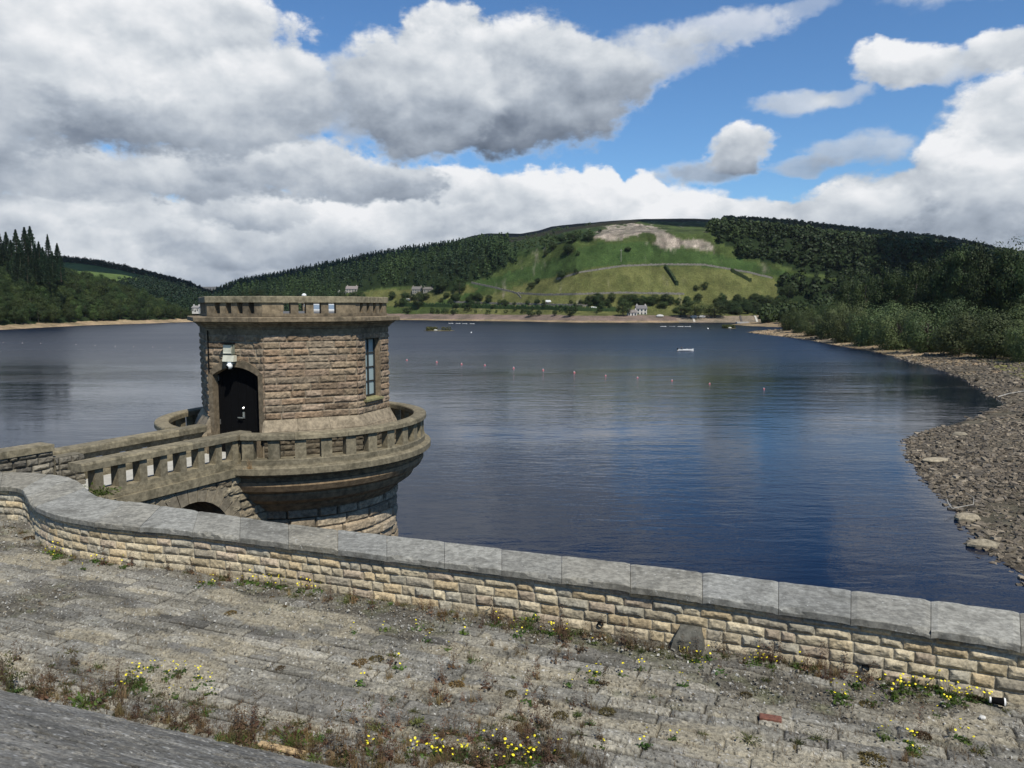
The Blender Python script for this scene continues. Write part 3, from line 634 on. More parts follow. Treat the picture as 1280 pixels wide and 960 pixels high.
wbox(MB(), U0 + .02, U1 - .02, ZB + .02, ZT - .02, fo - .035, fo - .03).build('pane', GLASS, win)
sl_ = MB().hexa([wp(U0 - .12, 9.36, .12), wp(U1 + .12, 9.36, .12), wp(U1 + .12, 9.36, -.4), wp(U0 - .12, 9.36, -.4), wp(U0 - .12, 9.42, .12), wp(U1 + .12, 9.42, .12), wp(U1 + .12, 9.52, -.4), wp(U0 - .12, 9.52, -.4)])
sl_.build('window_sill', stone('sill_stone', base=(.26, .24, .12), attr=False, fine=9, stain=.2, lich=.9, lichc=(.42, .37, .08), lsc=14), tower)

# ---- corbelled base and drum
def ring(mb, prof, a0=0, a1=2 * math.pi, n=96, c=TC, close=None):
    full = abs(a1 - a0) > 2 * math.pi - 1e-4
    th = np.linspace(a0, a1, n, endpoint=not full)
    V = [(c[0] + r * math.cos(a), c[1] + r * math.sin(a), z) for a in th for r, z in prof]; k_ = len(prof); F = []
    for i in range(n if full else n - 1):
        i2 = (i + 1) % n
        for j in range(k_): j2 = (j + 1) % k_; F.append((i * k_ + j, i2 * k_ + j, i2 * k_ + j2, i * k_ + j2))
    if not full: F.append(tuple(range(k_))[::-1]); F.append(tuple(range((n - 1) * k_, n * k_)))
    return mb.add(V, F)
ring(MB(), [(3.0, 7.50), (4.62, 7.50), (4.70, 7.56), (4.70, 7.74), (4.66, 7.77), (4.5, 7.80), (4.5, 7.845), (2.6, 7.845), (2.6, 7.5)]).build('gallery_floor', ST_GAL, tower)
corb = [(4.40, 7.495), (4.34, 7.30), (4.43, 7.28), (4.44, 7.16), (4.34, 6.98), (4.20, 6.90), (4.10, 6.89), (4.12, 6.80), (4.03, 6.62), (3.86, 6.50), (3.68, 6.48), (3.64, 6.36), (3.50, 6.22), (3.42, 6.12)]
ring(MB(), [(3.0, 6.05)] + [(3.3, 6.05)] + corb[::-1] + [(3.0, 7.49)], n=128).build('corbel', ST_BELOW, tower)
def dmap(U, V, d): 
    a = U / 3.36 + math.pi / 2; r = 3.34 + d; return np.stack([TC[0] + r * np.cos(a), TC[1] + r * np.sin(a), -1.2 + V], -1)
relief('drum', 2 * math.pi * 3.36, 7.4, [.34] * 22, (.6, 1.3), .03, dmap, ST_TOWER, tower, [(.30, .24, .165), (.33, .27, .19), (.27, .215, .15), (.34, .28, .20)], rock=.035, bulge=.10, groove=.02, seed=70, mortar=(.10, .085, .06))

# ---- walkway frame
J1 = np.array(onz(311, 539, 8.75)[:2]); J0 = np.array(onz(98, 580, 8.75)[:2]); K1 = np.array(onz(250, 530, 8.75)[:2]); K0 = np.array(onz(69, 561, 8.75)[:2])
dw = (J1 - J0); LW = np.linalg.norm(dw); dw /= LW; nw = np.array([dw[1], -dw[0]])      # nw points to the camera side
def ang(P): return math.atan2(P[1] - TC[1], P[0] - TC[0])
aJ, aK = ang(J1), ang(K1)
if aK > aJ: aK -= 2 * math.pi
# gallery balustrade runs from aJ counter-clockwise round to aK
a0, a1 = aJ, aK + 2 * math.pi
gb = ring(MB(), [(4.17, 7.846), (4.50, 7.846), (4.50, 7.96), (4.46, 7.985), (4.17, 7.985)], a0, a1, 110).build('gallery_balustrade', ST_GAL, tower)
nst = 16; st = np.linspace(a0, a1, nst + 1)
for a, b_ in zip(st[:-1], st[1:]):
    ring(MB(), [(4.10, 8.56), (4.53, 8.56), (4.55, 8.58), (4.55, 8.70), (4.53, 8.735), (4.4, 8.755), (4.22, 8.755), (4.12, 8.735), (4.10, 8.70)], a + .0022, b_, 10).build('coping', ST_GAL, gb)
pit_ = R(9.7); nb = int((a1 - a0 - R(14)) / pit_); aa = a0 + R(5.2)
def blk(mb, c0, c1, za, zb, ra=4.19, rb=4.46): return ring(mb, [(ra, za), (rb, za), (rb, zb), (ra, zb)], c0, c1, 3)
blk(MB(), a0 + .002, a0 + R(4.6), 7.986, 8.559).build('pier', ST_GAL, gb); blk(MB(), a1 - R(4.6), a1 - .002, 7.986, 8.559).build('pier', ST_GAL, gb)
sp_ = np.linspace(a0 + R(4.6) + R(7.6), a1 - R(4.6) - R(7.6), nb)
for c_ in sp_: blk(MB(), c_ - R(2.1), c_ + R(2.1), 7.986, 8.559).build('baluster', ST_GAL, gb)

# ================================================================ walkway from the dam to the tower
bridge = empty('stone_walkway', (float(J0[0]), float(J0[1]), FLOOR)); tag(bridge, 'arched stone walkway with open balustrades leading from the dam to the tower door', 'footbridge')
def wk(P, s, o_, z): q = P + dw * s + nw * o_; return (q[0], q[1], z)
def wbar(mb, P, s0, s1, o0, o1, z0, z1, ch=0):
    return mb.hexa([wk(P, s0, o1, z0), wk(P, s1, o1, z0), wk(P, s1, o0, z0), wk(P, s0, o0, z0), wk(P, s0, o1 - ch, z1), wk(P, s1, o1 - ch, z1), wk(P, s1, o0 + ch, z1), wk(P, s0, o0 + ch, z1)])
WID = abs((K1 - J1) @ nw); KP = J0 - nw * WID
SB = -1.6
wbar(MB(), J0, SB, LW + 1.2, -WID + .1, -.1, 7.5, 7.85).build('deck', DECK, bridge)
for side in (0, 1):
    P = J0 if side == 0 else KP; sg = 1 if side == 0 else -1
    L1 = LW + (.02 if side == 0 else (K1 - J1) @ dw * 1.0); s_end = L1 + .12
    def sb(mb, s0, s1, oo, oi, z0, z1, ch=0): return wbar(mb, P, s0, s1, min(sg * -oi, sg * oo), max(sg * -oi, sg * oo), z0, z1, ch)
    base = MB()
    for a in np.arange(SB, L1 - .3, 1.55): sb(base, a + .003, min(a + 1.55, s_end), .16, .4, 7.50, 7.74); 
    for a in np.arange(SB + .6, L1 - .3, 1.3): sb(base, a + .003, min(a + 1.3, s_end), .03, .33, 7.855, 7.985)
    for a in (SB,): sb(base, a, s_end, .06, .38, 7.742, 7.853)
    wpar = base.build('balustrade', ST_GAL, bridge)
    c0 = 0 if side == 0 else .0
    for a in np.arange(c0, L1 - .2, L1 / 5.0001):
        b_ = min(a + L1 / 5, L1 + .1)
        cm_ = MB(); sb(cm_, a + .004, b_, .10, .42, 8.56, 8.70); sb(cm_, a + .004, b_, .10, .42, 8.7005, 8.752, .03); cm_.build('coping', ST_GAL, wpar)
    if side == 0:
        np_ = 8
        for q in range(np_):
            c_ = .50 + q * (L1 - .85) / (np_ - .6)
            sb(MB(), c_ - .11, c_ + .11, .03, .25, 7.986, 8.559).build('baluster', ST_GAL, wpar)
        sb(MB(), L1 - .42, L1 - .02, .0, .30, 7.986, 8.559).build('pier', ST_GAL, wpar)
    else:
        np_ = 8
        for q in range(np_):
            c_ = .35 + q * (L1 - .7) / (np_ - 1)
            sb(MB(), c_ - .16, c_ + .16, .0, .30, 7.986, 8.40).build('baluster', ST_GAL, wpar)
        rr = MB()
        for q in range(int(L1 / .4)): sb(rr, q * .4 + .004, q * .4 + .4, .0, .32, 8.401, 8.557)
        rr.build('top_course', ST_GAL, wpar)
# spandrel wall with the arch
AC = 0.0; ap = np.array(onz(268, 640, 6.9)[:2]); AC = float((ap - J0) @ dw); AR, AZ = 1.35, 5.72
def smap(sg, P):
    def f(U, V, d): 
        s = -1.6 + U if sg > 0 else (LW + 1.4 - U); o_ = sg * (.02 + d); q0 = P[0] + dw[0] * s + nw[0] * o_; q1 = P[1] + dw[1] * s + nw[1] * o_
        return np.stack([q0, q1, -1 + V], -1)
    return f
for sg, P in ((1, J0), (-1, KP)):
    def hole(u, v, sg=sg):
        s = -1.6 + u if sg > 0 else (LW + 1.4 - u); z = -1 + v
        return ((np.hypot(s - AC, z - AZ) < AR + .3) & (z > AZ)) | ((abs(s - AC) < AR) & (z <= AZ))
    relief('spandrel', LW + 3.0, 8.48, [.26] * 32, (.4, .95), .04, smap(sg, P), ST_TOWER, bridge, [(.25, .215, .15), (.28, .24, .17), (.23, .19, .13)], rock=.06, bulge=.03, seed=90 + sg, hole=hole, mortar=(.12, .10, .07))
NV = 15; ST_ARCH = stone('arch_stone', base=(.22, .19, .14), attr=False, fine=5, stain=.3, dirt=(.08, .07, .05))
for q in range(NV):
    vs = MB()
    t0 = math.pi * q / NV + .012; t1 = math.pi * (q + 1) / NV - .004; ex = .44 if q % 2 else .60
    def vp(t_, r_, o_): return wk(J0, AC + r_ * math.cos(t_), o_, AZ + r_ * math.sin(t_))
    for (oa, ob) in ((.085, -.3), (-WID + .3, -WID - .085)):
        zt = lambda r_, t_: min(r_, (7.49 - AZ) / max(math.sin(t_), .05))
        vs = MB(); vs.hexa([vp(t0, AR, oa), vp(t1, AR, oa), vp(t1, AR, ob), vp(t0, AR, ob), vp(t0, zt(AR + ex, t0), oa), vp(t1, zt(AR + ex, t1), oa), vp(t1, zt(AR + ex, t1), ob), vp(t0, zt(AR + ex, t0), ob)]).build('voussoir', ST_ARCH, bridge)
sf = MB(); ts = np.linspace(0, math.pi, 20)
rs = [[wk(J0, AC + AR * math.cos(a) * .999, .0, AZ + AR * math.sin(a) * .999), wk(J0, AC + AR * math.cos(a) * .999, -WID, AZ + AR * math.sin(a) * .999)] for a in ts]
rs = [[wk(J0, AC + AR, 0, -1), wk(J0, AC + AR, -WID, -1)]] + rs + [[wk(J0, AC - AR, 0, -1), wk(J0, AC - AR, -WID, -1)]]
V_ = [p_ for r_ in rs for p_ in r_]; sf.add(V_, [(2 * i, 2 * i + 1, 2 * i + 3, 2 * i + 2) for i in range(len(rs) - 1)]); sf.build('arch_soffit', ST_BELOW, bridge)
# rubble approach parapet at the dam end of the far side
Q1 = np.array(onz(67, 555, 9.02)[:2]); Q0 = np.array(onz(-60, 575, 9.02)[:2]); dq = Q1 - Q0; LQ_ = np.linalg.norm(dq); dq /= LQ_; nq = np.array([dq[1], -dq[0]])
appr = empty('rubble_parapet', (float(Q1[0]), float(Q1[1]), FLOOR)); tag(appr, 'dark rubble parapet wall with raised coping beside the walkway entrance', 'parapet wall')
def qk(s, o_, z): q = Q0 + dq * s + nq * o_; return (q[0], q[1], z)
def qbar(mb, s0, s1, o0, o1, z0, z1): return mb.hexa([qk(s0, o1, z0), qk(s1, o1, z0), qk(s1, o0, z0), qk(s0, o0, z0), qk(s0, o1, z1), qk(s1, o1, z1), qk(s1, o0, z1), qk(s0, o0, z1)])
relief('rubble_face', LQ_ - .02, 1.05, [.13, .16, .12, .15, .13, .16, .12], (.2, .5), .02, lambda U, V, d: np.stack([Q0[0] + dq[0] * U + nq[0] * (-.05 + d), Q0[1] + dq[1] * U + nq[1] * (-.05 + d), 7.8 + V], -1), ST_DARK, appr, PAL_D, rock=.05, bulge=.03, seed=120, wav=.02, mortar=(.06, .055, .04))
qbar(MB(), 0, LQ_, -.5, -.06, 7.4, 8.85).build('wall_core', ST_DARK_ := stone('core_stone', base=(.16, .145, .11), attr=False, fine=8), appr)
for a in np.arange(0, LQ_ - .05, LQ_ / 4): qbar(MB(), a + .004, a + LQ_ / 4, -.56, .03, 8.851, 9.02).build('coping', ST_GAL, appr)
ppp = MB(); s_ = LQ_ + .003
relief('pier_face', .75, .85, [.16, .14, .17, .14, .16], (.2, .4), .02, lambda U, V, d: np.stack([Q0[0] + dq[0] * (U + s_) + nq[0] * (.0 + d), Q0[1] + dq[1] * (U + s_) + nq[1] * (.0 + d), 7.8 + V], -1), ST_DARK, appr, PAL_D, rock=.05, bulge=.03, seed=121, mortar=(.06, .055, .04))
qbar(ppp, LQ_ + .003, LQ_ + .75, -.42, -.01, 7.4, 8.66).build('pier', ST_DARK_, appr)

# ================================================================ S-curved dam parapet in the foreground
ZC = 8.6; ZG = 7.85
Fpx = [(0, 608), (19, 609), (27, 611), (31, 616), (34, 622), (39, 629), (47, 635), (62, 641), (81, 646), (109, 651), (137, 655), (180, 658.5), (228, 663), (300, 671.5), (400, 684), (520, 699), (640, 713), (800, 734), (957, 756), (1120, 780), (1280, 805)]
Bpx = [(0, 590), (30, 590), (58, 592), (80, 595), (94, 599), (103, 605), (109, 612), (119, 619), (131, 623), (150, 626), (175, 628), (205, 632.5), (237, 637), (300, 646), (400, 660), (520, 673), (640, 687), (800, 705.5), (957, 724), (1120, 744), (1280, 765)]
FW = np.array([onz(x, y, ZC)[:2] for x, y in Fpx]); BW = np.array([onz(x, y, ZC)[:2] for x, y in Bpx])
def ext(P, e0, e1):
    d0_ = P[0] - P[1] if e0 is None else np.array(e0); d1_ = P[-1] - P[-3]; d1_ /= np.linalg.norm(d1_)
    return np.vstack([P[0] + d0_ / np.linalg.norm(d0_) * 9, P, P[-1] + d1_ * 3, P[-1] + d1_ * 12])
FW = ext(FW, (-1, .42), None); BW = ext(BW, (-1, .42), None)
def resample(P, n):
    s = np.concatenate([[0], np.cumsum(np.hypot(*np.diff(P, axis=0).T))]); t = np.linspace(0, s[-1], n); return np.stack([np.interp(t, s, P[:, 0]), np.interp(t, s, P[:, 1])], -1), s[-1]
def smooth(P, it):
    for _ in range(it): P = P.copy(); P[1:-1] = .25 * P[:-2] + .5 * P[1:-1] + .25 * P[2:]
    return P
# pair the two edges station by station
def dense(P, per=40):
    out_ = []
    for a, b_ in zip(P[:-1], P[1:]):
        for t in np.linspace(0, 1, per, endpoint=False): out_.append(a + (b_ - a) * t)
    out_.append(P[-1]); return smooth(np.array(out_), 160)
FD, BD = dense(FW), dense(BW); MD = (FD + BD) / 2; SM = np.concatenate([[0], np.cumsum(np.hypot(*np.diff(MD, axis=0).T))])
def edge(E, s): return np.stack([np.interp(s, SM, E[:, 0]), np.interp(s, SM, E[:, 1])], -1)
dam = empty('dam_parapet', (0.0, 11.4, ZG)); tag(dam, 'low curving yellow sandstone parapet wall with broad grey coping along the dam edge', 'parapet wall')
rng = np.random.default_rng(5); s = .0; ks = 0
prof = [(.0, -.096), (0, -.06), (0, -.012), (.014, 0)] + [(c, 0) for c in np.linspace(.06, .94, 13)] + [(.986, 0), (1, -.012), (1, -.096)]
PR = np.array(prof)
while s < SM[-1] - .5:
    s_mid = s; L_ = rng.uniform(.9, 1.06); e_ = min(s + L_, SM[-1]); n_ = 14
    ss = np.linspace(s + .004, e_ - .003, n_); f_, b_ = edge(FD, ss), edge(BD, ss)
    V = np.zeros((n_, len(PR), 3)); 
    for j, (c, dz) in enumerate(PR): V[:, j, :2] = f_ + (b_ - f_) * c; V[:, j, 2] = ZC + dz
    wear = (fbm(V[..., 0] * 5, V[..., 1] * 5, 4, 8) - .5) * .02; lo = (PR[:, 1] > -.1)[None, :]
    V[..., 2] += wear * lo + rng.uniform(-.005, .005)
    # worn arrises at the joints and the front edge
    V[[0, -1], :, 2] -= .012 * lo[0] * rng.uniform(.4, 1.7)
    chip = sstep(.62, .8, fbm(ss * 4, ss * 0 + ks, 3, 19)) * .028; V[:, 2:4, 2] -= chip[:, None]; V[:, 2:4, :2] += ((b_ - f_) * chip[:, None])[:, None, :]; ks += 3
    nz = (vnoise(ss * 9, ss * 0, 4) - .5) * .016; dirf = (b_ - f_); dirf /= np.linalg.norm(dirf, axis=1)[:, None]
    V[:, :4, :2] += (nz[:, None] * dirf)[:, None, :]
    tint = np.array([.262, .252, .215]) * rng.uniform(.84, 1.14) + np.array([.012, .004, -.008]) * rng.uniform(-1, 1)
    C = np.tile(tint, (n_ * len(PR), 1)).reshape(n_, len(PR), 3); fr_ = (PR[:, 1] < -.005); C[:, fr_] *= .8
    Ff = gridf(n_, len(PR)); caps = [np.array([list(range(len(PR)))[::-1]]), np.array([list(range((n_ - 1) * len(PR), n_ * len(PR)))])]
    Ff = Ff[:, ::-1]
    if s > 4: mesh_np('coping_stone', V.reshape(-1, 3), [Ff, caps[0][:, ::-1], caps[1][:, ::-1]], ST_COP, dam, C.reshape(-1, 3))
    s = e_
ST0 = 4.0
def wallmap(setb, E=None, sgn=1, z0=ZG - .06):
    E = FD if E is None else E
    SE_ = np.concatenate([[0], np.cumsum(np.hypot(*np.diff(E, axis=0).T))])
    def f(U, V, d):
        x = np.interp(U + ST0, SE_, E[:, 0]); y = np.interp(U + ST0, SE_, E[:, 1]); h_ = .12
        x1 = np.interp(U + ST0 + h_, SE_, E[:, 0]); y1 = np.interp(U + ST0 + h_, SE_, E[:, 1]); x0 = np.interp(U + ST0 - h_, SE_, E[:, 0]); y0 = np.interp(U + ST0 - h_, SE_, E[:, 1])
        tx, ty = x1 - x0, y1 - y0; l = np.hypot(tx, ty); nx, ny = ty / l, -tx / l       # towards the camera
        return np.stack([x + nx * sgn * (d - setb), y + ny * sgn * (d - setb), z0 + V], -1), SE_[-1]
    return f
wf = wallmap(.085); LWALL = np.concatenate([[0], np.cumsum(np.hypot(*np.diff(FD, axis=0).T))])[-1] - ST0 - .3
relief('stone_courses', LWALL, ZC - .096 - ZG + .06, [.145, .13, .125, .115, .085], (.18, .52), .0125, lambda U, V, d: wf(U, V, d)[0], ST_WALL, dam, PAL_W, groove=.014, rock=.026, bulge=.012, seed=150, wav=.018, mortar=(.40, .36, .27), edge0=True, resv=.011)
# core and waterside face of the wall
nn = 300; ss = np.linspace(ST0, SM[-1] - .02, nn); f_, b_ = edge(FD, ss), edge(BD, ss); dd_ = (b_ - f_); ll = np.linalg.norm(dd_, axis=1)[:, None]; dd_ /= ll
V = np.zeros((nn, 4, 3)); V[:, 0, :2] = f_ + dd_ * .12; V[:, 0, 2] = 7.5; V[:, 1, :2] = f_ + dd_ * .12; V[:, 1, 2] = ZC - .098; V[:, 2, :2] = b_ - dd_ * .08; V[:, 2, 2] = ZC - .098; V[:, 3, :2] = b_ + dd_ * 1.2; V[:, 3, 2] = -1.2
mesh_np('wall_core', V.reshape(-1, 3), gridf(nn, 4)[:, ::-1], stone('dam_face_stone', base=(.2, .17, .12), attr=False, fine=4, stain=.5), dam)
# landing behind the wall at the walkway entrance
pl = [onz(-300, 700, 7.84)[:2], onz(20, 640, 7.84)[:2], onz(110, 640, 7.84)[:2], wk(J0, .3, -.05, 0)[:2], wk(KP, .6, -.1, 0)[:2], tuple(Q0 - dq * 6)]
mesh_np('landing', [(x, y, 7.838) for x, y in pl], np.array([[0, 1, 2, 3, 4, 5]]), DECK); tag(bpy.context.scene.collection.objects['landing'], kind='structure')
# ================================================================ paving at the foot of the parapet
WD = np.array([.9315, -.3637]); ND = np.array([-.3637, -.9315]); OP = np.array([0.0, 11.15])
ST_PAVE = stone('pitched_paving', fine=26, stain=.38, lich=.75, lichc=(.46, .45, .41), dirt=(.055, .052, .042), bdist=.018, bstr=.9, lsc=42)
def pworld(s, t): return OP[0] + WD[0] * s + ND[0] * t, OP[1] + WD[1] * s + ND[1] * t
U_off, V_off = -19.0, -6.5
def pmap(U, V, d):
    x, y = pworld(U + U_off, V + V_off); return np.stack([x, y, ZG - .03 + d], -1)
def debris(s, t):
    a = fbm(s * .55, t * 1.3, 4, 201); b = fbm(s * 2.2, t * 3.5, 4, 207)
    foot = sstep(1.1, .15, t - .0); near = sstep(3.6, 4.7, t)
    return np.clip(sstep(.53, .72, a * .6 + b * .4 + .13 * foot + .11 * near), 0, 1)
def ppost(U, V, d, C, e):
    s, t = U + U_off, V + V_off; D_ = debris(s, t); n = fbm(s * 14, t * 14, 4, 211); w = np.random.default_rng(3).random(U.shape)
    d = d * (1 - .75 * D_) + D_ * ((n - .5) * .035 + (w - .5) * .008) + (fbm(s * 1.1, t * 2.4, 3, 205) - .5) * .035
    big = fbm(s * .35, t * .9, 4, 230)[..., None]
    C = C * (.72 + .6 * big)
    streak = sstep(.5, .72, fbm(s * .8, t * 4.5, 4, 233))[..., None]; C = C * (1 - .4 * streak)
    tan_ = sstep(.56, .66, fbm(s * .9 + 3, t * 2.2, 4, 240))[..., None] * (1 - D_[..., None]); C = C * (1 - .75 * tan_) + np.array([.30, .265, .19]) * .75 * tan_
    soil = np.array([.085, .076, .058]) * (.55 + 1.0 * n[..., None]) + np.array([.02, .03, 0]) * sstep(.5, .7, fbm(s * 3, t * 3, 3, 219))[..., None]
    C = C * (1 - .8 * D_[..., None]) + soil * .8 * D_[..., None]
    sp_ = (w > .985) ; C[sp_] = np.array([.46, .45, .42]); sp2 = (w < .03); C[sp2] *= .25; d = d - .02 * sp2; hf = vnoise(s * 38, t * 38, 215); C = C * (.74 + .52 * hf[..., None]); pt = hf * fbm(s * 5, t * 5, 2, 216) > .54; C[pt] = C[pt] * .5; C = C * 1.03; d = d - .012 * pt + (hf - .5) * .012
    return d, C
def phole(u, v):
    x, y = pworld(u + U_off, v + V_off)
    return y > np.interp(x, MD[:, 0], MD[:, 1]) + 0 * x
pc = [.2, .26, .22, .18, .28, .24, .21]
PAL_P = [(.235, .22, .18), (.20, .19, .16), (.265, .245, .195), (.185, .175, .15), (.28, .26, .21), (.215, .205, .175)]
order = np.argsort(MD[:, 0]); MD_ = MD
pav = relief('paving', 31.0, 12.0, pc * 7 + [.2], (.34, 1.1), .019, pmap, ST_PAVE, None, PAL_P, groove=.022, rock=.011, bulge=.012, seed=301, wav=.03, mortar=(.045, .04, .03), hole=phole, post=ppost, resv=.0175); tag(pav, kind='structure')
# steep pitched bank rising towards the photographer
e0 = np.array(onz(0, 866, ZG)[:2]); e1 = np.array(onz(400, 961, ZG)[:2]); ed = (e1 - e0) / np.linalg.norm(e1 - e0); en = np.array([ed[1], -ed[0]])
if en[1] > 0: en = -en
def bmap(U, V, d):
    s = U - 7.0; run = V * math.cos(R(29)); z = V * math.sin(R(29))
    return np.stack([e0[0] + ed[0] * s + en[0] * (run - 0 * d), e0[1] + ed[1] * s + en[1] * run, ZG + .035 + z + d], -1)
def bpost(U, V, d, C, e):
    w = np.random.default_rng(4).random(U.shape); b = fbm(U * .5, V * 2.6, 4, 250)[..., None]; g = fbm(U * 2.0, V * 12, 4, 252)[..., None]
    C = C * (.45 + .55 * b + .5 * g); C[w > .985] = (.40, .40, .38); C[w < .02] *= .3; hf = vnoise(U * 16, V * 30, 217); C = C * (.6 + .8 * hf[..., None]); pt = hf * fbm(U * 3, V * 6, 2, 218) > .44; C[pt] = C[pt] * .3; d = d - .02 * pt; wt = (hf < .18) & (fbm(U * 2, V * 4, 3, 219) > .5); C[wt] = (.38, .37, .34)
    d = d + (fbm(U * 2, V * 8, 4, 256) - .5) * .03; return d, C
bk_ = relief('bank', 26.0, 6.6, [.3, .34, .28, .36] * 5, (.5, 1.3), .03, bmap, ST_PAVE, None, [(.20, .192, .17), (.178, .172, .155), (.22, .21, .185)], groove=.006, rock=.012, bulge=.004, seed=310, wav=.04, mortar=(.09, .085, .07), post=bpost, resv=.022); tag(bk_, kind='structure')
tp = [bmap(np.array(u), np.array(6.58), 0.0) for u in (0, 26)]
mesh_np('path', [tuple(tp[0]), tuple(tp[1]), (tp[1][0] - 3, tp[1][1] - 9, tp[1][2]), (tp[0][0] - 3, tp[0][1] - 9, tp[0][2])], np.array([[3, 2, 1, 0]]), plain('path_gravel', (.2, .19, .17), .95)); tag(COL.objects['path'], kind='structure')
rng = np.random.default_rng(11)
def on_pave(px, py): x, y, z = onz(px, py, ZG + .01); return x, y
def st_of(x, y): d_ = np.array([x, y]) - OP; return float(d_ @ WD), float(d_ @ ND)
# ---- loose gravel and crumbs of stone
def rubble(name, P, S, mat, flat=.5, seed=0, cols=None):
    """P (n,3) centres, S (n,) sizes: irregular 8-corner stones in one mesh"""
    rg = np.random.default_rng(seed); n = len(P); base = np.array([(-1, -1, -1), (1, -1, -1), (1, 1, -1), (-1, 1, -1), (-.8, -.8, 1), (.8, -.8, 1), (.8, .8, 1), (-.8, .8, 1)], float) * .5
    V = base[None] + rg.uniform(-.16, .16, (n, 8, 3)); V *= (S[:, None, None] * np.stack([rg.uniform(.7, 1.5, n), rg.uniform(.5, 1, n), flat * rg.uniform(.5, 1.3, n)], -1)[:, None, :])
    a = rg.uniform(0, 6.28, n); tl = rg.normal(0, .25, n); c, s = np.cos(a), np.sin(a)
    V[..., 2] += V[..., 0] * np.sin(tl)[:, None]
    x = V[..., 0] * c[:, None] - V[..., 1] * s[:, None]; y = V[..., 0] * s[:, None] + V[..., 1] * c[:, None]; V[..., 0] = x; V[..., 1] = y
    V += P[:, None, :]; F = np.array([(3, 2, 1, 0), (4, 5, 6, 7), (0, 1, 5, 4), (1, 2, 6, 5), (2, 3, 7, 6), (3, 0, 4, 7)])
    F = (F[None] + (np.arange(n) * 8)[:, None, None]).reshape(-1, 4); C = None
    if cols is not None: C = np.repeat(np.array(cols)[rg.integers(0, len(cols), n)] * rg.uniform(.6, 1.35, (n, 1)), 8, axis=0)
    return mesh_np(name, V.reshape(-1, 3), F, mat, None, C)
S_ = rng.uniform(-15, 9, 40000); T_ = rng.uniform(-4, 5.1, 40000); X_, Y_ = pworld(S_, T_); kp = (Y_ < np.interp(X_, FD[:, 0], FD[:, 1])) & (rng.random(40000) < .10 + .9 * debris(S_, T_)); X_, Y_ = X_[kp], Y_[kp]
GRAV = stone('gravel_stone', fine=60, stain=.1, bdist=.003)
o = rubble('gravel', np.stack([X_, Y_, np.full(len(X_), ZG + .012)], -1), rng.uniform(.008, .032, len(X_)) * rng.uniform(.6, 1.2, len(X_)), GRAV, .6, 5, [(.22, .21, .18), (.12, .11, .09), (.40, .39, .35), (.16, .13, .09), (.28, .25, .19)]); tag(o, 'loose grit and small stone crumbs scattered over the paving', kind='stuff')

# ================================================================ weeds
def blades(n, h, spread, w, lean=.5, seed=0, seg=3):
    rg = np.random.default_rng(seed); V = []; F = []
    for i in range(n):
        a = rg.uniform(0, 6.28); r = spread * math.sqrt(rg.random()); b = np.array([r * math.cos(a), r * math.sin(a), 0]); hh = h * rg.uniform(.5, 1.1); d = rg.uniform(0, 6.28); ln = lean * rg.uniform(.2, 1) * hh
        pw = rg.uniform(0, 3.14); px_, py_ = math.cos(pw) * w / 2, math.sin(pw) * w / 2
        for k_ in range(seg + 1):
            f = k_ / seg; c = b + np.array([ln * f * f * math.cos(d), ln * f * f * math.sin(d), hh * f * (1 - .15 * f)]); ww = 1 - .85 * f
            V += [(c[0] - px_ * ww, c[1] - py_ * ww, c[2]), (c[0] + px_ * ww, c[1] + py_ * ww, c[2])]
        o_ = len(V) - 2 * (seg + 1); F += [(o_ + 2 * q, o_ + 2 * q + 1, o_ + 2 * q + 3, o_ + 2 * q + 2) for q in range(seg)]
    return np.array(V), np.array(F)
def leaves(C, size, seed=0, up=.3, asp=1.8, N=None):
    """random leaf quads at centres C"""
    rg = np.random.default_rng(seed); n = len(C); a = rg.normal(size=(n, 3)); a[:, 2] *= .6; a /= np.linalg.norm(a, axis=1)[:, None]
    if N is not None: a = a - (a * N).sum(1)[:, None] * N; a /= np.linalg.norm(a, axis=1)[:, None] + 1e-9
    b = rg.normal(size=(n, 3)) if N is None else np.cross(N, a); b -= (b * a).sum(1)[:, None] * a; b /= np.linalg.norm(b, axis=1)[:, None]
    s = size * rg.uniform(.6, 1.3, n)[:, None]; a = a * s * .5; b = b * s * .5 / asp
    V = np.stack([C - a, C - b, C + a, C + b], 1).reshape(-1, 3); return V, np.arange(4 * n).reshape(n, 4)
def joinVF(parts):
    Vs, Fs, o_ = [], [], 0
    for V, F in parts: Vs.append(V); Fs.append(F + o_); o_ += len(V)
    return np.concatenate(Vs), np.concatenate(Fs)
G_STRAW = foliage('straw_stems', (.20, .15, .075), .3, .2); G_RUST = foliage('rusty_dock', (.105, .068, .042), .4, .1); G_GREEN = foliage('weed_green', (.075, .125, .028), .35, .3); G_OLIVE = foliage('weed_olive', (.085, .095, .035), .4, .25)
YEL = plain('yellow_petals', (.78, .66, .02), .6, 0, .08, 40); MOSS = foliage('moss', (.075, .055, .022), .5, 0)
def proto(name, V, F, mat): o = mesh_np(name, V, F, mat, None, None, False, link=False); return o
def stalk(seed, h=.34):
    rg = np.random.default_rng(seed); parts = [blades(5, h, .03, .006, .35, seed)]
    c = np.stack([rg.normal(0, .028, 120), rg.normal(0, .028, 120), rg.uniform(.12, 1.0, 120) * h], -1); parts.append(leaves(c, .02, seed)); parts.append(leaves(np.stack([rg.normal(0, .05, 16), rg.normal(0, .05, 16), rg.uniform(.0, .06, 16)], -1), .06, seed)); return joinVF(parts)
def stemsVF(C, w=.0022):
    n = len(C); z = np.zeros(n); o_ = np.stack([z, z, z - .002], -1); s_ = np.array([w, 0, 0]); V = np.stack([o_ - s_, o_ + s_, C + s_, C - s_], 1).reshape(-1, 3); return V, np.arange(4 * n).reshape(n, 4)
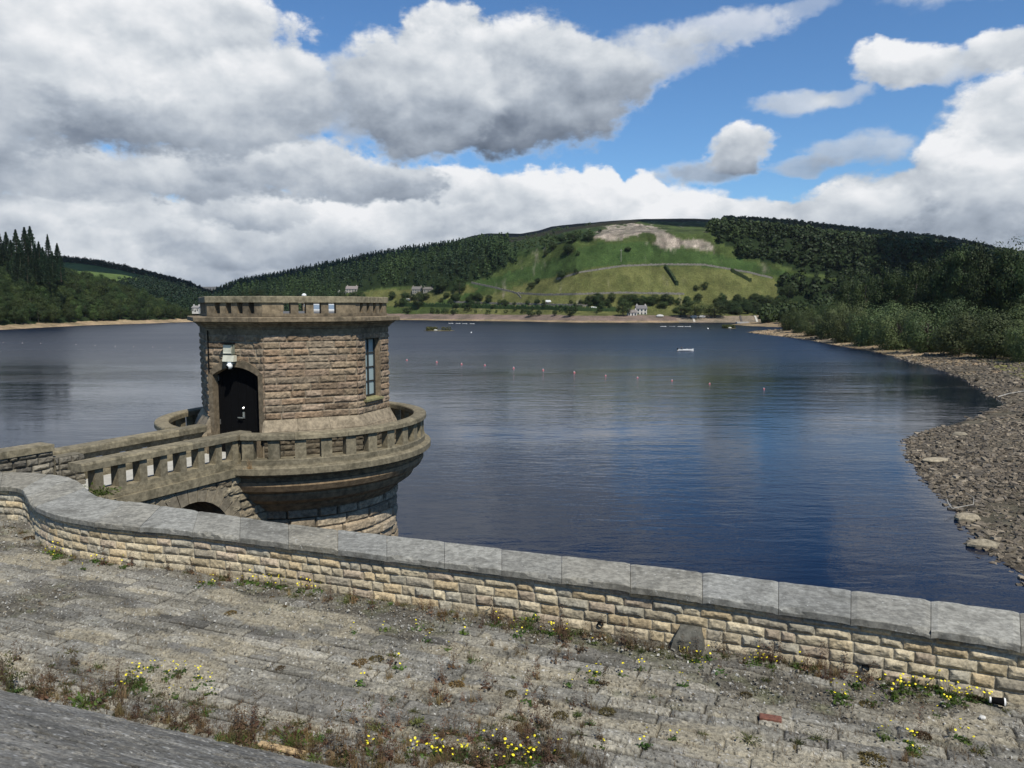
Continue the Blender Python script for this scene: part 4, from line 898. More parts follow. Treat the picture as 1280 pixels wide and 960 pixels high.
def herb(seed, r=.10, h=.12, n=90, s=.035):
    rg = np.random.default_rng(seed); c = rg.normal(size=(n, 3)) * np.array([r * .5, r * .5, h * .4]); c[:, 2] = abs(c[:, 2]); return joinVF([leaves(c, s, seed), stemsVF(c), blades(8, h, r * .4, .006, .5, seed)])
def mound(seed, r=.1):
    rg = np.random.default_rng(seed); c = rg.normal(size=(260, 3)); c /= np.linalg.norm(c, axis=1)[:, None]; c[:, 2] = abs(c[:, 2]) * .35; return leaves(c * r * rg.uniform(.7, 1, (260, 1)), .02, seed, asp=1.2)
PROT = {'dock_plant': [proto('dock_plant', *stalk(i, .26 + .05 * i), G_RUST) for i in range(4)], 'dry_weed': [proto('dry_weed', *joinVF([blades(26, .2, .06, .007, .6, 20 + i), herb(30 + i, .07, .06, 30, .02)]), G_STRAW) for i in range(3)],
        'green_weed': [proto('green_weed', *herb(40 + i, .11 + .02 * i, .11, 110), G_GREEN) for i in range(3)], 'low_weed': [proto('low_weed', *herb(50 + i, .10, .05, 90, .026), G_OLIVE) for i in range(3)],
        'moss_cushion': [proto('moss_cushion', *mound(60 + i), MOSS) for i in range(2)], 'tall_weed': [proto('tall_weed', *joinVF([blades(9, .6, .05, .009, .25, 70 + i), leaves(np.stack([np.random.default_rng(i).normal(0, .05, 130), np.random.default_rng(i + 5).normal(0, .05, 130), np.random.default_rng(i + 9).uniform(.05, .62, 130)], -1), .045, 70 + i)]), G_OLIVE) for i in range(2)]}
def fhead(seed):
    m_ = MB(); n = 9
    m_.add([(0, 0, .004)] + [(.017 * math.cos(2 * math.pi * j / n), .017 * math.sin(2 * math.pi * j / n), .0) for j in range(n)] + [(0, 0, -.012)], [(0, 1 + j, 1 + (j + 1) % n) for j in range(n)] + [(n + 1, 1 + (j + 1) % n, 1 + j) for j in range(n)]); return m_
FH = fhead(0).build('flower_head', YEL); COL.objects.unlink(FH)
FP_ = []
for i in range(5):
    rg = np.random.default_rng(80 + i); nh = [1, 2, 2, 3, 4][i]; lc = rg.normal(size=(26, 3)) * np.array([.05, .05, .008]) + np.array([0, 0, .015]); parts = [leaves(lc, .06, i), stemsVF(lc)]; hp = []
    for q in range(nh):
        a = rg.uniform(0, 6.28); r = rg.uniform(.02, .1); h_ = rg.uniform(.12, .24); parts.append((np.array([(0, -.002, 0), (0, .002, 0), (r * math.cos(a), r * math.sin(a) + .002, h_), (r * math.cos(a), r * math.sin(a) - .002, h_)]), np.array([[0, 1, 2, 3]]))); hp.append((r * math.cos(a), r * math.sin(a), h_))
    FP_.append((proto('yellow_flower', *joinVF(parts), G_GREEN), hp))
def addcopy(src, loc, rz, sc, name=None):
    o = src.copy(); COL.objects.link(o); o.location = loc; o.rotation_euler = (0, 0, rz); o.scale = (sc, sc, sc * rng.uniform(.85, 1.2)); 
    if name: o.name = name
    return o
def plant(kind, px, py, sc, label, group=None, cat='weed', z=None):
    x, y, z_ = onz(px, py, ZG if z is None else z); o = addcopy(PROT[kind][rng.integers(len(PROT[kind]))], (x, y, z_ - .005), rng.uniform(0, 6.28), sc); return tag(o, label, cat, group)
def flower(px, py, sc, label, group, big=None):
    i = rng.integers(len(FP_)) if big is None else big; src, hp = FP_[i]; x, y, z_ = onz(px, py + 4, ZG); o = addcopy(src, (x, y, z_), rng.uniform(0, 6.28), sc); tag(o, label, 'flower', group)
    for h_ in hp:
        c = FH.copy(); COL.objects.link(c); c.parent = o; c.location = h_; c.rotation_euler = (rng.uniform(-.9, .5), rng.uniform(-.4, .4), 0); c.scale = (1, 1, 1)
    return o
def footy(px): return np.interp(px, [0, 44, 62, 187, 262, 400, 640, 855, 1150, 1280], [650, 668, 682, 702, 714, 732, 775, 809, 846, 860])
def edgey(px): return np.interp(px, [0, 400, 480], [866, 961, 980])
# named clumps first
for (px, py, kind, sc, lab, cat) in [(12, 866, 'tall_weed', .75, 'tall dark seeding weed at the left end of the bank edge', 'weed'), (50, 875, 'dock_plant', 1.1, 'rust red dock clump at the bank edge left of the bright green plant', 'dock'), (58, 872, 'dry_weed', 1.2, 'straw coloured tuft beside the rust red dock clump', 'weed'),
        (108, 884, 'green_weed', 1.5, 'bright green leafy weed at the bank edge right of the rusty dock', 'weed'), (152, 872, 'dry_weed', 1.5, 'pale straw coloured tuft right of the bright green weed', 'weed'), (176, 866, 'green_weed', 1.0, 'small green weed among yellow flowers near the bank', 'weed'),
        (192, 892, 'green_weed', .9, 'low green weed touching the bank edge below the yellow flowers', 'weed'), (368, 932, 'green_weed', 1.35, 'feathery green weed above the pale wooden board', 'weed'), (425, 950, 'dock_plant', 1.7, 'large reddish dry dock clump at the bottom edge of the paving', 'dock'), (300, 912, 'dock_plant', 1.3, 'reddish brown dock clump on the bank edge left of the wooden board', 'dock'),
        (312, 586, 'dry_weed', 1.6, 'pale grass tuft growing where walkway meets the gallery', 'grass'), (666, 775, 'green_weed', 1.3, 'dark green weed clump against the wall beside the pale mortar streak', 'weed'), (215, 698, 'low_weed', 2.0, 'olive weed mat under the bright yellow flower by the curved wall', 'weed'), (450, 828, 'moss_cushion', 1.1, 'brown round moss cushion alone on pale paving', 'moss'),
        (1090, 950, 'moss_cushion', 1.5, 'brown moss cushion near the lower right of the paving', 'moss'), (590, 877, 'dry_weed', .8, 'single dry grass tuft standing on bare grey paving', 'grass'), (885, 805, 'dock_plant', 1.6, 'brown climbing weed on the wall right of the drain stone', 'weed'), (1100, 840, 'tall_weed', .85, 'tall weed climbing the wall above the drain hole', 'weed'), (1160, 850, 'tall_weed', .7, 'tall olive weed in front of the pale mortar streak', 'weed'),
        (250, 712, 'tall_weed', .6, 'thin brown weed against the curved wall', 'weed'), (128, 618, 'green_weed', 2.4, 'bushy green plant at the start of the walkway balustrade', 'plant')]:
    o = plant(kind, px, py, sc, lab, None, cat, z=(7.97 if lab.startswith('pale grass tuft growing') else (8.0 if 'walkway balustrade' in lab else None)))
for (px, py) in [(208, 688), (206, 690), (604, 752), (600, 755)]: flower(px, py, 1.5, 'big bright yellow flower clump against the parapet wall', 'large yellow flowers by the wall', 4)
fl = []
for (cx_, cy_, sx_, sy_, n) in [(195, 845, 50, 16, 14), (255, 855, 14, 10, 6), (350, 726, 70, 6, 24), (390, 733, 30, 5, 10), (690, 785, 80, 7, 20), (950, 822, 80, 9, 34), (1180, 856, 60, 9, 24), (1010, 815, 30, 5, 8), (530, 940, 120, 16, 18), (640, 945, 50, 12, 14), (1090, 870, 60, 14, 10), (1220, 870, 40, 14, 10), (60, 690, 30, 4, 6), (780, 930, 80, 20, 4), (700, 850, 200, 30, 8), (1150, 920, 80, 20, 6), (500, 800, 150, 30, 6), (120, 700, 50, 8, 8)]:
    for _ in range(n):
        a, b_ = rng.normal(cx_, sx_ * .6), rng.normal(cy_, sy_ * .6)
        if b_ > footy(a) + 2 and b_ < min(edgey(a) - 3, 958): fl.append((a, b_))
for a, b_ in fl[:260]: flower(a, b_, rng.uniform(.6, .95), 'small yellow flower on a thin stem growing through the paving', 'small yellow flowers on the paving')
for a, b_ in ((6, 915),): 
    o = flower(a, b_, 1, 'yellow flower alone on the dark sloping bank at lower left', None, 1); o.location = (o.location[0], o.location[1] - .5, ZG + .5); 
def scatter(kind, n, label, group, cat, smin, smax, wts):
    c = 0
    while c < n:
        zone = rng.choice(4, p=wts)
        if zone == 0: a = rng.uniform(-5, 700); b_ = (edgey(a) if a < 400 else 962) - abs(rng.normal(0, 26)) - 3 + max(0, 0)
        elif zone == 1: a = rng.uniform(0, 1280); b_ = footy(a) + abs(rng.normal(0, 7)) + 2
        elif zone == 2: a = rng.uniform(280, 1280); b_ = rng.uniform(footy(a) + 10, 960)
        else: a = rng.uniform(420, 760); b_ = rng.uniform(800, 962)
        if b_ > footy(a) + 1 and b_ < edgey(a) - 2 and b_ < 965:
            plant(kind, a, b_, rng.uniform(smin, smax), label, group, cat); c += 1
scatter('dock_plant', 240, 'reddish brown dried dock stalks rooted in the paving joints', 'dried docks on the paving', 'dock', .45, 1.05, [.45, .3, .03, .22])
scatter('dry_weed', 180, 'straw coloured weed tuft rooted in the paving joints', 'straw weeds on the paving', 'weed', .4, .9, [.45, .35, .05, .15])
scatter('low_weed', 170, 'low olive green weed spread over the paving joints', 'low weeds on the paving', 'weed', .5, 1.2, [.35, .45, .08, .12])
scatter('green_weed', 34, 'small fresh green weed rooted in the paving', 'fresh green weeds on the paving', 'weed', .35, .8, [.35, .45, .15, .05])
scatter('moss_cushion', 22, 'flat brown moss patch on the grey paving', 'moss patches on the paving', 'moss', .5, 1.3, [.1, .2, .6, .1])
# fine dead sprigs as ground cover
Vs, Fs, o_ = [], [], 0
n_ = 0
while n_ < 3600:
    zn = rng.random()
    if zn < .45: a = rng.uniform(-5, 760); b_ = (edgey(a) if a < 400 else 965) - abs(rng.normal(0, 30)) - 2
    elif zn < .7: a = rng.uniform(0, 1280); b_ = footy(a) + abs(rng.normal(0, 9)) + 1
    else: a = rng.uniform(0, 1280); b_ = rng.uniform(footy(a), 960)
    if not (b_ > footy(a) and b_ < edgey(a) - 1): continue
    x, y, z = onz(a, b_, ZG); h = rng.uniform(.03, .17); V, F = blades(4, h, .03, .005, .9, n_, 2); Vs.append(V + np.array([x, y, z])); Fs.append(F + o_); o_ += len(V); n_ += 1
tag(mesh_np('dead_sprigs', np.concatenate(Vs), np.concatenate(Fs), G_RUST), 'fine dead sprigs and seedling stems covering the paving joints', kind='stuff')

# ================================================================ small things on the paving
x, y = on_pave(1247, 883); cup = empty('paper_cup', (x, y, ZG + .075), R(-25)); tag(cup, 'discarded black and white paper cup lying on its side by the wall', 'cup')
M_ = Matrix.Rotation(R(90), 4, 'Y')
def loc(o, M_): o.matrix_local = M_; return o
c1 = MB().lathe([(.030, -.06), (.041, .05)], n=20).build('sleeve', BLACK); c1.parent = cup; loc(c1, M_)
c2 = MB().lathe([(.044, .05), (.044, .06), (.040, .066), (.028, .066), (.0, .062)], n=20).build('lid', WHITE); c2.parent = cup; loc(c2, M_)
c3 = MB().lathe([(.0295, -.075), (.031, -.06)], n=20).build('base', WHITE); c3.parent = cup; loc(c3, M_)
cup.scale = (1.15,) * 3
x, y = on_pave(963, 899); br = MB().bbox(-.12, .12, -.055, .055, 0, .03, .008).build('brick', plain('red_brick', (.15, .06, .04), .9, 0, .3, 30)); br.location = (x, y, ZG + .012); br.rotation_euler = (0, 0, R(-18)); tag(br, 'broken red brick lying flat on the grey paving', 'brick')
x, y = on_pave(352, 938); bd = MB().bbox(-.28, .28, -.035, .035, 0, .025, .004).build('board', plain('pale_wood', (.42, .30, .16), .8, 0, .2, 20)); bd.location = (x, y, ZG + .02); bd.rotation_euler = (R(4), 0, R(-20)); tag(bd, 'short pale wooden board beside the bank edge', 'board')
x, y = on_pave(1228, 898); st_ = MB().ball((0, 0, .02), .035, 8, 6, (1.2, .9, .7)).build('pebble', plain('white_stone', (.55, .54, .5), .8)); st_.location = (x, y, ZG); tag(st_, 'single white pebble near the paper cup', 'stone')
for (px, py) in ((745, 786), (1083, 836)):
    f = wf(np.array([0.0]), np.array([0.0]), np.array([0.0]))
    x, y, z = onz(px, py, ZG + .12); 
    i_ = np.argmin(np.hypot(FD[:, 0] - x, FD[:, 1] - y)); tx, ty = FD[i_ + 3] - FD[i_ - 3]; an = math.atan2(ty, tx)
    M_ = Matrix.Translation((FD[i_, 0] + math.sin(an) * .0, FD[i_, 1], ZG + .10)) @ Matrix.Rotation(an, 4, 'Z') @ Matrix.Rotation(R(90), 4, 'X')
    o = MB().rings([[(.045 * math.cos(a) * r_, .045 * math.sin(a) * r_, z_) for a in np.linspace(0, 2 * math.pi, 16, endpoint=False)] for r_, z_ in ((1, -.10), (1, -.035), (.8, -.035), (.8, -.09))], cap=True).build('drain_pipe', BLACK, xf=M_)
    tag(o, 'round black drain hole in the wall foot ' + ('left of the drain stone' if px < 900 else 'right of the drain stone'), 'drain')
x, y = on_pave(860, 812); ds = empty('marker_stone', (x, y + .05, ZG - .02), R(-21)); ds.scale = (.86, .86, .84); tag(ds, 'dark wedge shaped stone block with yellow paint marks against the wall', 'stone block')
b_ = MB(); b_.rings([[(-.25, -.14, 0), (.27, -.14, 0), (.27, .16, 0), (-.25, .16, 0)], [(-.20, -.10, .2), (.24, -.10, .2), (.24, .16, .2), (-.20, .16, .2)], [(-.13, .0, .34), (.20, .0, .34), (.20, .16, .36), (-.13, .16, .36)]])
o = b_.build('block', stone('marker_block', base=(.10, .098, .085), attr=False, fine=14, stain=.4, lich=.3)); o.parent = ds
YP = plain('yellow_paint', (.5, .42, .12), .7)
mk = MB().tube([(-.10, -.136, .12), (-.10, -.142, .04), (-.06, -.146, .025), (-.03, -.142, .04), (-.03, -.136, .12)], .007, 5).build('letter', YP); mk.parent = ds
mk = MB().tube([(.02, -.136, .12), (.02, -.144, .03)], .007, 5).build('letter', YP); mk.parent = ds
# ================================================================ trees
def two_mat(name, parts, mats, link=False):
    V, F = joinVF(parts); o = mesh_np(name, V, F, None, None, None, False, link=link)
    for m_ in mats: o.data.materials.append(m_)
    idx = np.zeros(len(F), np.int32); n0 = len(parts[0][1]); idx[:n0] = 0; idx[n0:] = 1
    o.data.polygons.foreach_set('material_index', idx); return o
def trunkVF(h, r, seed, lean=.05, limbs=4, cr=3):
    rg = np.random.default_rng(seed); m_ = MB(); top = (rg.normal(0, lean) * h, rg.normal(0, lean) * h, h)
    m_.tube([(0, 0, -1.5), (0, 0, 0), (top[0] * .4, top[1] * .4, h * .5), top], [r * 1.3, r * 1.15, r * .8, r * .35], 5)
    for q in range(limbs):
        a = rg.uniform(0, 6.28); z0 = h * rg.uniform(.35, .75); l = cr * rg.uniform(.5, .9)
        m_.tube([(top[0] * z0 / h, top[1] * z0 / h, z0), (math.cos(a) * l * .5, math.sin(a) * l * .5, z0 + l * .5), (math.cos(a) * l, math.sin(a) * l, z0 + l * .9)], [r * .5, r * .3, r * .1], 4)
    V = np.concatenate(m_.V); F = np.array([f for f in m_.F[4]]); return V, F
def crownVF(H, Wd, z0, nclump, nleaf, leaf, seed, shape='round'):
    """leaf-sized faces gathered in clumps through the crown's volume"""
    rg = np.random.default_rng(seed); C = []
    cl = rg.normal(size=(nclump, 3)); cl /= np.linalg.norm(cl, axis=1)[:, None]; rr = rg.uniform(.4, .86, nclump) ** .7
    cl = cl * rr[:, None]; cz = (H - z0) / 2
    tp_ = 1 - .25 * np.clip(cl[:, 2], 0, 1) if shape == 'round' else 1 - .1 * cl[:, 2]
    ctr = np.stack([cl[:, 0] * Wd / 2 * tp_, cl[:, 1] * Wd / 2 * tp_, z0 + cz + cl[:, 2] * cz * .95], -1)
    if shape == 'w': ctr[:, 2] = np.minimum(ctr[:, 2], z0 + (H - z0) * np.sqrt(np.clip(1 - (ctr[:, 0] ** 2 + ctr[:, 1] ** 2) / (Wd / 2) ** 2, .15, 1)))
    rad = Wd * rg.uniform(.12, .22, nclump) * (1.22 if shape == 'w' else 1); per = nleaf // nclump
    for c, r_, in zip(ctr, rad):
        p_ = rg.normal(size=(per, 3)); p_ /= np.linalg.norm(p_, axis=1)[:, None]; p_ *= rg.uniform(.55, 1.08, (per, 1)); p_[:, 2] *= .8; C.append(c + p_ * r_)
    C = np.concatenate(C); cc = np.repeat(ctr, per, axis=0); N = (C - cc) / (np.linalg.norm(C - cc, axis=1)[:, None] + 1e-6) + .6 * (C - np.array([0, 0, z0 + cz * .5])) / (Wd / 2) + rg.normal(0, .30, C.shape)
    N /= np.linalg.norm(N, axis=1)[:, None]; V, F = leaves(C, leaf, seed + 1, asp=1.3, N=N)
    return V, F
def coniferVF(H, Wd, z0, n, leaf, seed):
    rg = np.random.default_rng(seed); z = z0 + (H - z0) * rg.random(n) ** 1.15; lay = (np.sin((z - z0) * 2 * math.pi / (H / 13)) * .5 + .5) * .35 + .65
    r = Wd / 2 * (1 - (z - z0) / (H - z0)) ** .85 * lay * np.sqrt(rg.random(n)) ; a = rg.uniform(0, 6.28, n); ph = np.round(a * 7 / 6.28) * 6.28 / 7; a = a * .35 + ph * .65
    C = np.stack([r * np.cos(a), r * np.sin(a), z - r * .28], -1); return leaves(C, leaf, seed, asp=2.2)
BARK = plain('bark', (.07, .055, .04), .95); 
F_OAK = foliage('oak_leaves', (.040, .064, .021), .5, .22); F_WIL = foliage('willow_leaves', (.062, .086, .033), .4, .15); F_BRI = foliage('bright_leaves', (.060, .090, .028), .4, .3); F_CON = foliage('conifer_needles', (.020, .040, .020), .4, .05); F_DRK = foliage('dark_leaves', (.030, .050, .017), .45, .15)
def tree_proto(kind, seed):
    if kind == 'oak': c = crownVF(12, 9.5, .8, 50, 4600, .38, seed); m_ = F_OAK; t = trunkVF(8, .32, seed)
    elif kind == 'dark': c = crownVF(13, 9.4, 1.0, 60, 6600, .36, seed); m_ = F_DRK; t = trunkVF(9, .32, seed)
    elif kind == 'bright': c = crownVF(12, 8.5, 1.6, 40, 3000, .42, seed); m_ = F_BRI; t = trunkVF(8, .28, seed)
    elif kind == 'willow': c = crownVF(9, 9.5, -1.4, 34, 9500, .29, seed, 'w'); m_ = F_WIL; t = trunkVF(5, .25, seed, limbs=6)
    elif kind == 'conifer': c = coniferVF(18, 8.2, .6, 3600, .66, seed); m_ = F_CON; t = trunkVF(17, .28, seed, .004, 0)
    elif kind == 'shrub': c = crownVF(3.4, 3.6, .0, 16, 700, .28, seed); m_ = F_OAK; t = trunkVF(2, .1, seed, limbs=3, cr=1)
    nm = {'oak': 'oak_tree', 'dark': 'broadleaf_tree', 'bright': 'broadleaf_tree', 'willow': 'willow_tree', 'conifer': 'conifer_tree', 'shrub': 'shrub'}[kind]
    crown = mesh_np('crown', c[0], c[1], m_, None, None, False, link=False); trunk = mesh_np('trunk', t[0], t[1], BARK, None, None, False, link=False)
    whole = two_mat(nm, [t, c], [BARK, m_]); return dict(name=nm, crown=crown, trunk=trunk, whole=whole, H={'oak': 12, 'dark': 13, 'bright': 12, 'willow': 9, 'conifer': 18, 'shrub': 3.4}[kind], W={'oak': 9.5, 'dark': 9, 'bright': 8.5, 'willow': 9.5, 'conifer': 8.2, 'shrub': 3.6}[kind])
TP = {k_: [tree_proto(k_, 500 + 10 * i + hash_) for i in range(3)] for hash_, k_ in enumerate(['oak', 'dark', 'bright', 'willow', 'conifer', 'shrub'])}
TREES = []
def tree(kind, x, y, z, H, label, group, cat='tree', wscale=1.0, parts=False):
    p_ = TP[kind][rng.integers(3)]; s = H / p_['H']; rz = rng.uniform(0, 6.28)
    if parts:
        o = empty(p_['name'], (x, y, z), rz); o.scale = (s * wscale, s * wscale, s)
        for q in ('trunk', 'crown'):
            c = p_[q].copy(); COL.objects.link(c); c.parent = o
    else:
        o = p_['whole'].copy(); COL.objects.link(o); o.location = (x, y, z); o.rotation_euler = (0, 0, rz); o.scale = (s * wscale, s * wscale, s)
    tag(o, label, cat, group); TREES.append(o); return o
def cull(P, H, W_, marg=1.5, lo=-30, hi=1310):
    """keep trees whose tops rise over what stands in front of them"""
    order = np.argsort(P[:, 1]); buf = np.full(1400, 2000.0); keep = []
    for i in order:
        x, y, z = P[i]; sx, st = topx(x, y, z + H[i]); _, sb = topx(x, y, z); sx = float(sx); st = float(st)
        if sx < lo or sx > hi: continue
        w = W_[i] / 2 * FPX / y; a, b_ = int(max(0, sx - w + 50)), int(min(1399, sx + w + 50))
        if b_ <= a: continue
        seg = buf[a:b_]
        if st < seg.max() - marg: keep.append(i); core = buf[int(max(0, sx - w * .6 + 50)):int(min(1399, sx + w * .6 + 50))]; core[:] = np.minimum(core, st + .6 * (float(sb) - st))
    return np.array(keep, int)
def jgrid(x0, x1, y0, y1, sp, rg): 
    X, Y = np.meshgrid(np.arange(x0, x1, sp), np.arange(y0, y1, sp), indexing='ij'); X = X + rg.uniform(-.42, .42, X.shape) * sp; Y = Y + rg.uniform(-.42, .42, Y.shape) * sp; return X.ravel(), Y.ravel()
# -------- right bank
def hitR(px, py):
    r, f, dn = pray(px, py); ts = np.linspace(20 / f, 900 / f, 4000); x, y, z = r * ts, f * ts, EYE - dn * ts; zr_, d_ = zR(x, y, False); i = np.argmax(z <= zr_); return x[i], y[i], zr_[i]
base = [(988, 412.5), (1002, 416), (1019, 420), (1040, 424), (1064, 428), (1093, 432), (1128, 436.5), (1168, 441), (1210, 445), (1254, 449), (1300, 452), (1340, 455)]
names = ['at the far point of the right bank', 'second from the far point', 'third from the far point', 'fourth from the far point']
lbls = [f'{w_} grey green willow along the right shore, counted from the sandy spit' for w_ in ('first', 'second', 'third', 'fourth', 'fifth', 'sixth', 'seventh', 'eighth', 'ninth')] + ['big grey green willow above the grassy patch by the right frame edge', 'willow cut by the right frame edge']
for (a, b_), l_ in zip(base[:-1], lbls):
    x, y, z = hitR(a, b_); tops = np.interp(a, [988, 1020, 1060, 1160, 1280], [386, 378, 377, 371, 368]); H = (b_ - tops) * y / FPX * rng.uniform(.74, .98)
    q_ = [c_[0] for c_ in base].index(a); Wm = (base[q_ + 1][0] - a) * 1.5 * y / FPX; Wm = max(Wm, 8.5)
    tree('willow', x, y + 3, z - .2, H, l_, 'willows along the right shore', 'willow', Wm / (9.5 * H / 9), parts=True)
    if a > 1010:
        for f_ in (.5,):
            am = a + (base[q_ + 1][0] - a) * f_; r_ = (y + 9) / y; xm = onz(am, 440, 0)[0] / onz(am, 440, 0)[1] * (y + 10); z2, _ = zR(np.array([xm]), np.array([y + 10.0]), False)
            tree('willow', xm, y + 10, float(z2[0]), H * rng.uniform(.95, 1.15), 'grey green willow showing between two shore willows from the second row', 'second row willows', 'willow', Wm / (9.5 * H / 9) * .95, parts=True)
rg = np.random.default_rng(33)
X, Y = jgrid(20, 620, 100, 900, 8.2, rg); z, d = zR(X, Y, False); px, _ = topx(X, Y, z); bd_ = np.interp(px, [985, 1060, 1180, 1300], [10, 18, 40, 48]) + 5
k_ = (d > bd_) & (px > 955) & (px < 1330) & ((Y > 150) | (d > 50)); X, Y, z, d = X[k_], Y[k_], z[k_], d[k_]
H = rg.uniform(10, 15.5, len(X)) * np.where(d > 85, 1.12, .86); P = np.stack([X, Y, z], -1); kk = cull(P, H, np.full(len(X), 8.5), 1.0)
print('right trees', len(kk)); far_R = []
cnt = 0
for i in kk:
    n_ = fbm(np.array([X[i] / 40]), np.array([Y[i] / 40]), 3, 5)[0]
    kd = 'dark' if (d[i] > 80 and n_ > .42) else ('bright' if rg.random() < .28 else 'oak')
    if Y[i] < 480 and cnt < 190:
        lab = {'dark': 'tall dark broadleaf tree in the wood climbing the right bank', 'bright': 'fresh green broadleaf tree in the wood on the right bank', 'oak': 'rounded green oak in the wood on the right bank'}[kd]
        tree(kd, X[i], Y[i], z[i] - .3, H[i] * (1.1 if kd == 'dark' else .95), lab, lab.split(' in ')[0] + 's of the right wood', 'tree', parts=Y[i] < 300); cnt += 1
    else: far_R.append((X[i], Y[i], z[i], H[i]))
for (px, pt, Y_, kd, l_) in [(1062, 345, 330, 'oak', 'dark rounded tree lowest in the skyline of the right wood'), (1082, 331, 310, 'dark', 'first tall tree of the right wood skyline, left of the twin crowns'), (1104, 327, 300, 'dark', 'left of the twin tall crowns in the right wood'), (1122, 330, 295, 'dark', 'right of the twin tall crowns in the right wood'), (1146, 326, 285, 'oak', 'broad dark tree in the middle of the right wood skyline'), (1168, 318, 275, 'dark', 'tall dark tree rising left of the highest group on the right'), (1187, 309, 268, 'dark', 'leftmost tree of the highest dark group on the right'), (1206, 301, 262, 'dark', 'second tree of the highest dark group on the right'), (1226, 296, 258, 'dark', 'tallest dark tree of the right wood'), (1247, 302, 255, 'dark', 'dark tree right of the tallest one in the right wood'), (1268, 299, 250, 'oak', 'tall green tree next to the right frame edge'), (1288, 302, 246, 'dark', 'tall dark tree cut by the right frame edge')]:
    x, _, zt = aty(px, pt, Y_); zg = float(zR(np.array([x]), np.array([float(Y_)]), False)[0][0]); H_ = zt - zg; tree(kd, x, Y_, zg - .3, H_ * 1.03, l_, None, 'tree', min(1.25, 15 / H_), parts=True)
# -------- samplers for the polar land
def sample_polar(Q, n, rg):
    A = Q; e1 = A[1:, :-1] - A[:-1, :-1]; e2 = A[:-1, 1:] - A[:-1, :-1]; ar = np.abs(e1[..., 0] * e2[..., 1] - e1[..., 1] * e2[..., 0]); p_ = (ar / ar.sum()).ravel()
    id_ = rg.choice(len(p_), n, p=p_); i, j = np.unravel_index(id_, ar.shape); u, v = rg.random(n), rg.random(n)
    return A[i, j] + e1[i, j] * u[:, None] + e2[i, j] * v[:, None], i, j
def thin(P, s):
    """no two closer than about s"""
    seen = {}; keep = []
    for q, (x, y) in enumerate(P[:, :2]):
        a, b_ = int(x // s), int(y // s); ok = True
        for da in (-1, 0, 1):
            for db in (-1, 0, 1):
                r_ = seen.get((a + da, b_ + db))
                if r_ is not None and (r_[0] - x) ** 2 + (r_[1] - y) ** 2 < s * s: ok = False
        if ok: seen[(a, b_)] = (x, y); keep.append(q)
    return np.array(keep, int)
P, i_, j_ = sample_polar(LB, 16000, rg); P = P[P[:, 2] > 2.1]; P = P[thin(P, 6.3)]; sx, sy = topx(P[:, 0], P[:, 1], P[:, 2])
tl = np.interp(sx, [0, 75, 110, 150, 190, 220, 240, 250], [14, 12.5, 12, 11, 11, 9.5, 7.5, 5]); H = tl * rg.uniform(.78, 1.15, len(P)); k_ = (sx > -25) & (sx < 247); P, H, sx, sy = P[k_], H[k_], sx[k_], sy[k_]
kk = cull(P, H, np.full(len(P), 8.0), .8); print('left trees', len(kk))
kk = kk[np.argsort(P[kk, 1])][:290]
for i in kk:
    con = sx[i] < 80 and P[i, 2] > 22 and rg.random() < .65; kd = 'conifer' if con else rg.choice(['oak', 'dark', 'bright'], p=[.5, .32, .18])
    lab = {'conifer': 'dark conifer in the upper wood of the left bank', 'oak': 'rounded green oak in the wood on the left bank', 'dark': 'dark broadleaf tree in the wood on the left bank', 'bright': 'paler green broadleaf tree in the wood on the left bank'}[kd]
    tree(kd, *(P[i] - np.array([0, 0, .3])), H[i] * (1.45 if con else 1), lab, lab.split(' in ')[0] + 's of the left wood', 'tree', 1.0)
def at_top(px, Y, ptop, H): X, _, Zt = aty(px, ptop, Y); return X, Y, Zt - H
for (px, pt, H) in [(-8, 306, 18), (3, 304, 17), (13, 300, 19), (24, 302, 18), (34, 303, 18), (43, 306, 17), (53, 309, 15), (65, 314, 13), (0, 318, 15), (20, 316, 16), (45, 318, 15), (60, 322, 13), (75, 322, 12), (10, 328, 14), (33, 326, 14)]:
    x, y, z = at_top(px, 530 - (pt - 300), pt, H * 1.2); tree('conifer', x, y, z, H * 1.2, 'dark conifer massed below the skyline conifers of the left bank', 'lower conifers of the left bank', 'conifer', 1.35)
for (px, pt, H, l_) in [(-3, 287, 22, 'tall spire conifer at the left frame edge on the skyline'), (7, 290, 20, 'second conifer from the left frame edge on the skyline'), (19, 287, 21, 'third conifer from the left frame edge on the skyline'), (30, 284, 22, 'tall conifer left of the tallest skyline conifer on the left bank'), (37, 283, 23, 'tallest dark conifer on the left bank skyline'), (48, 302, 15, 'short conifer right of the tallest skyline conifer'), (59, 293, 18, 'thin open conifer standing second from the right of the skyline row'), (71, 304, 16, 'last conifer of the skyline row, beside the bright field')]:
    x, y, z = at_top(px, 545, pt, H * 1.25); tree('conifer', x, y, z, H * 1.25, l_, 'skyline conifers of the left bank', 'conifer', 1.0 if px == 59 else 1.3)
